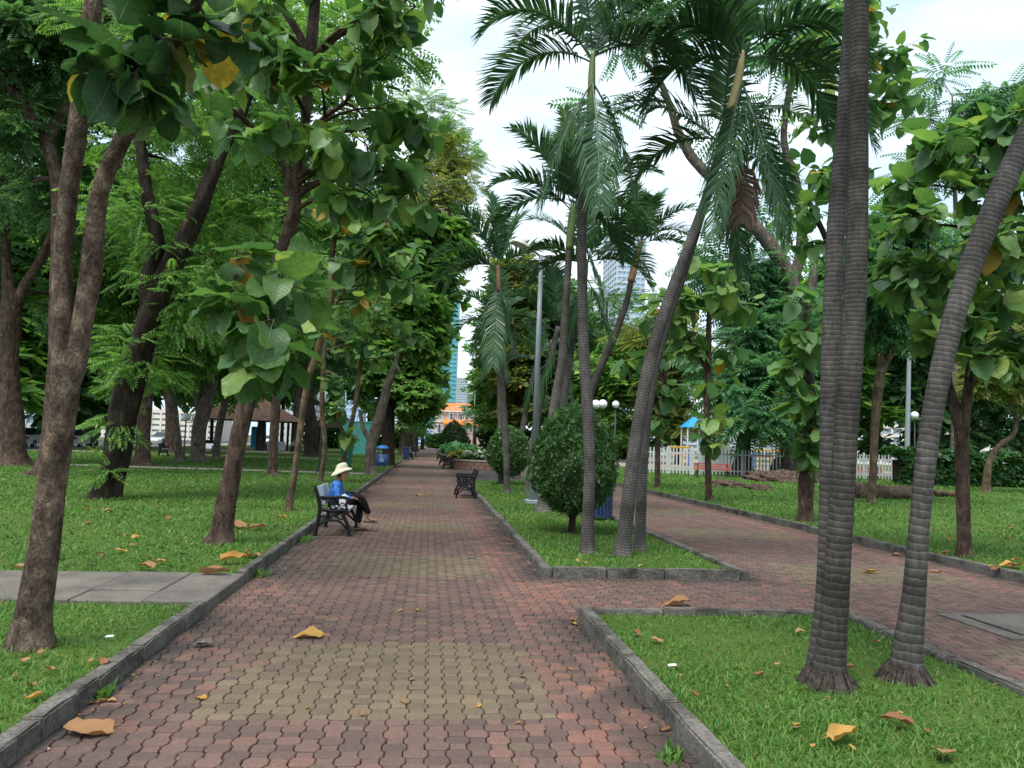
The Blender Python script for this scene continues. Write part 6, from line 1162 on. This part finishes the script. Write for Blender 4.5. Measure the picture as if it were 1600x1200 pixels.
scatter(22, (10, 470, 790, 890), .12, [M_DRY, M_DRY, M_DRY, M_DRY, M_GOLD], 'small leaf on the left lawn', 'small leaves on the left lawn', 1); scatter(10, (20, 200, 970, 1120), .07, [M_DRY], 'small leaf on the corner lawn', 'small leaves on the corner lawn', 2); scatter(13, (1000, 1560, 1000, 1190), .055, [M_DRY, M_DRY, M_GOLD], 'tiny leaf on the near lawn island', 'tiny leaves on the near island', 3); scatter(15, (1350, 1600, 790, 900), .16, [M_DRY, M_DRY, M_DRY, M_GOLD], 'small leaf on the right lawn', 'small leaves on the right lawn', 4); scatter(14, (460, 900, 860, 1150), .05, [M_DRY, M_DRY, M_DRY, M_GOLD], 'tiny leaf scrap on the brick walk', 'tiny leaf scraps on the walk', 5); scatter(9, (800, 1100, 800, 895), .1, [M_DRY, M_GOLD], 'small leaf on the long lawn island', 'small leaves on the long island', 6)
# drifts of litter far down the walk
n = 900; rs = np.random.default_rng(9); y = rs.uniform(22, 70, n); x = np.where(rs.random(n) < .35, XL+rs.exponential(.25, n), rs.uniform(XL, XR+1.5, n)); az = rs.uniform(0, 6.28, n); V, Q = stamp(*SMALL, np.c_[x, y, np.full(n, .012)], np.c_[np.cos(az), np.sin(az), rs.normal(0, .15, n)], np.tile([0, 0, 1.], (n, 1))+rs.normal(0, .2, (n, 3)), rs.uniform(.05, .15, n)); tag(link('leaf_litter', mesh_np('leaf_litter', V, Q), M_DRY), 'drift of dry leaf litter far down the brick walk', 'leaf litter', None, 'stuff')
n = 420; y = rs.uniform(3.2, 22, n); x = np.where(rs.random(n) < .5, XL+rs.exponential(.12, n), XR-rs.exponential(.12, n)); az = rs.uniform(0, 6.28, n); V, Q = stamp(*SMALL, np.c_[x, y, np.full(n, .008)], np.c_[np.cos(az), np.sin(az), rs.normal(0, .1, n)], np.tile([0, 0, 1.], (n, 1))+rs.normal(0, .2, (n, 3)), rs.uniform(.012, .035, n)); tag(link('leaf_litter', mesh_np('leaf_litter', V, Q), M_DRY), 'crumbs of dry leaf along both kerbs of the near walk', 'leaf litter', None, 'stuff')
n = 1500; y = rs.uniform(8.8, 30, n)**1.0; x = XL-.15-rs.random(n)*np.minimum(14, y*.75); az = rs.uniform(0, 6.28, n); V, Q = stamp(*SMALL, np.c_[x, y, np.full(n, LAWN_Z+.03)], np.c_[np.cos(az), np.sin(az), rs.normal(0, .3, n)], np.tile([0, 0, 1.], (n, 1))+rs.normal(0, .35, (n, 3)), rs.uniform(.03, .09, n)); tag(link('leaf_litter', mesh_np('leaf_litter', V, Q), plain('rotten_leaf', (.05, .04, .025), .9, .1, var=.5, scale=2)), 'dark rotten leaf crumbs sprinkled over the left lawn', 'leaf litter', None, 'stuff')
for i, (x, y, lb) in enumerate([(1050, 1040, 'small white paper scrap on the near lawn island'), (171, 995, 'small white scrap on the corner lawn')]):
    g = gnd(x, y, LAWN_Z+.035); o = MB().add([(-.03, -.014, 0), (.03, -.012, .004), (.028, .014, .012), (-.026, .016, .006), (0, 0, .014)], [(0, 1, 4), (1, 2, 4), (2, 3, 4), (3, 0, 4)]).build('paper_scrap', M_WHC); o.location = g; tag(o, lb, 'litter')
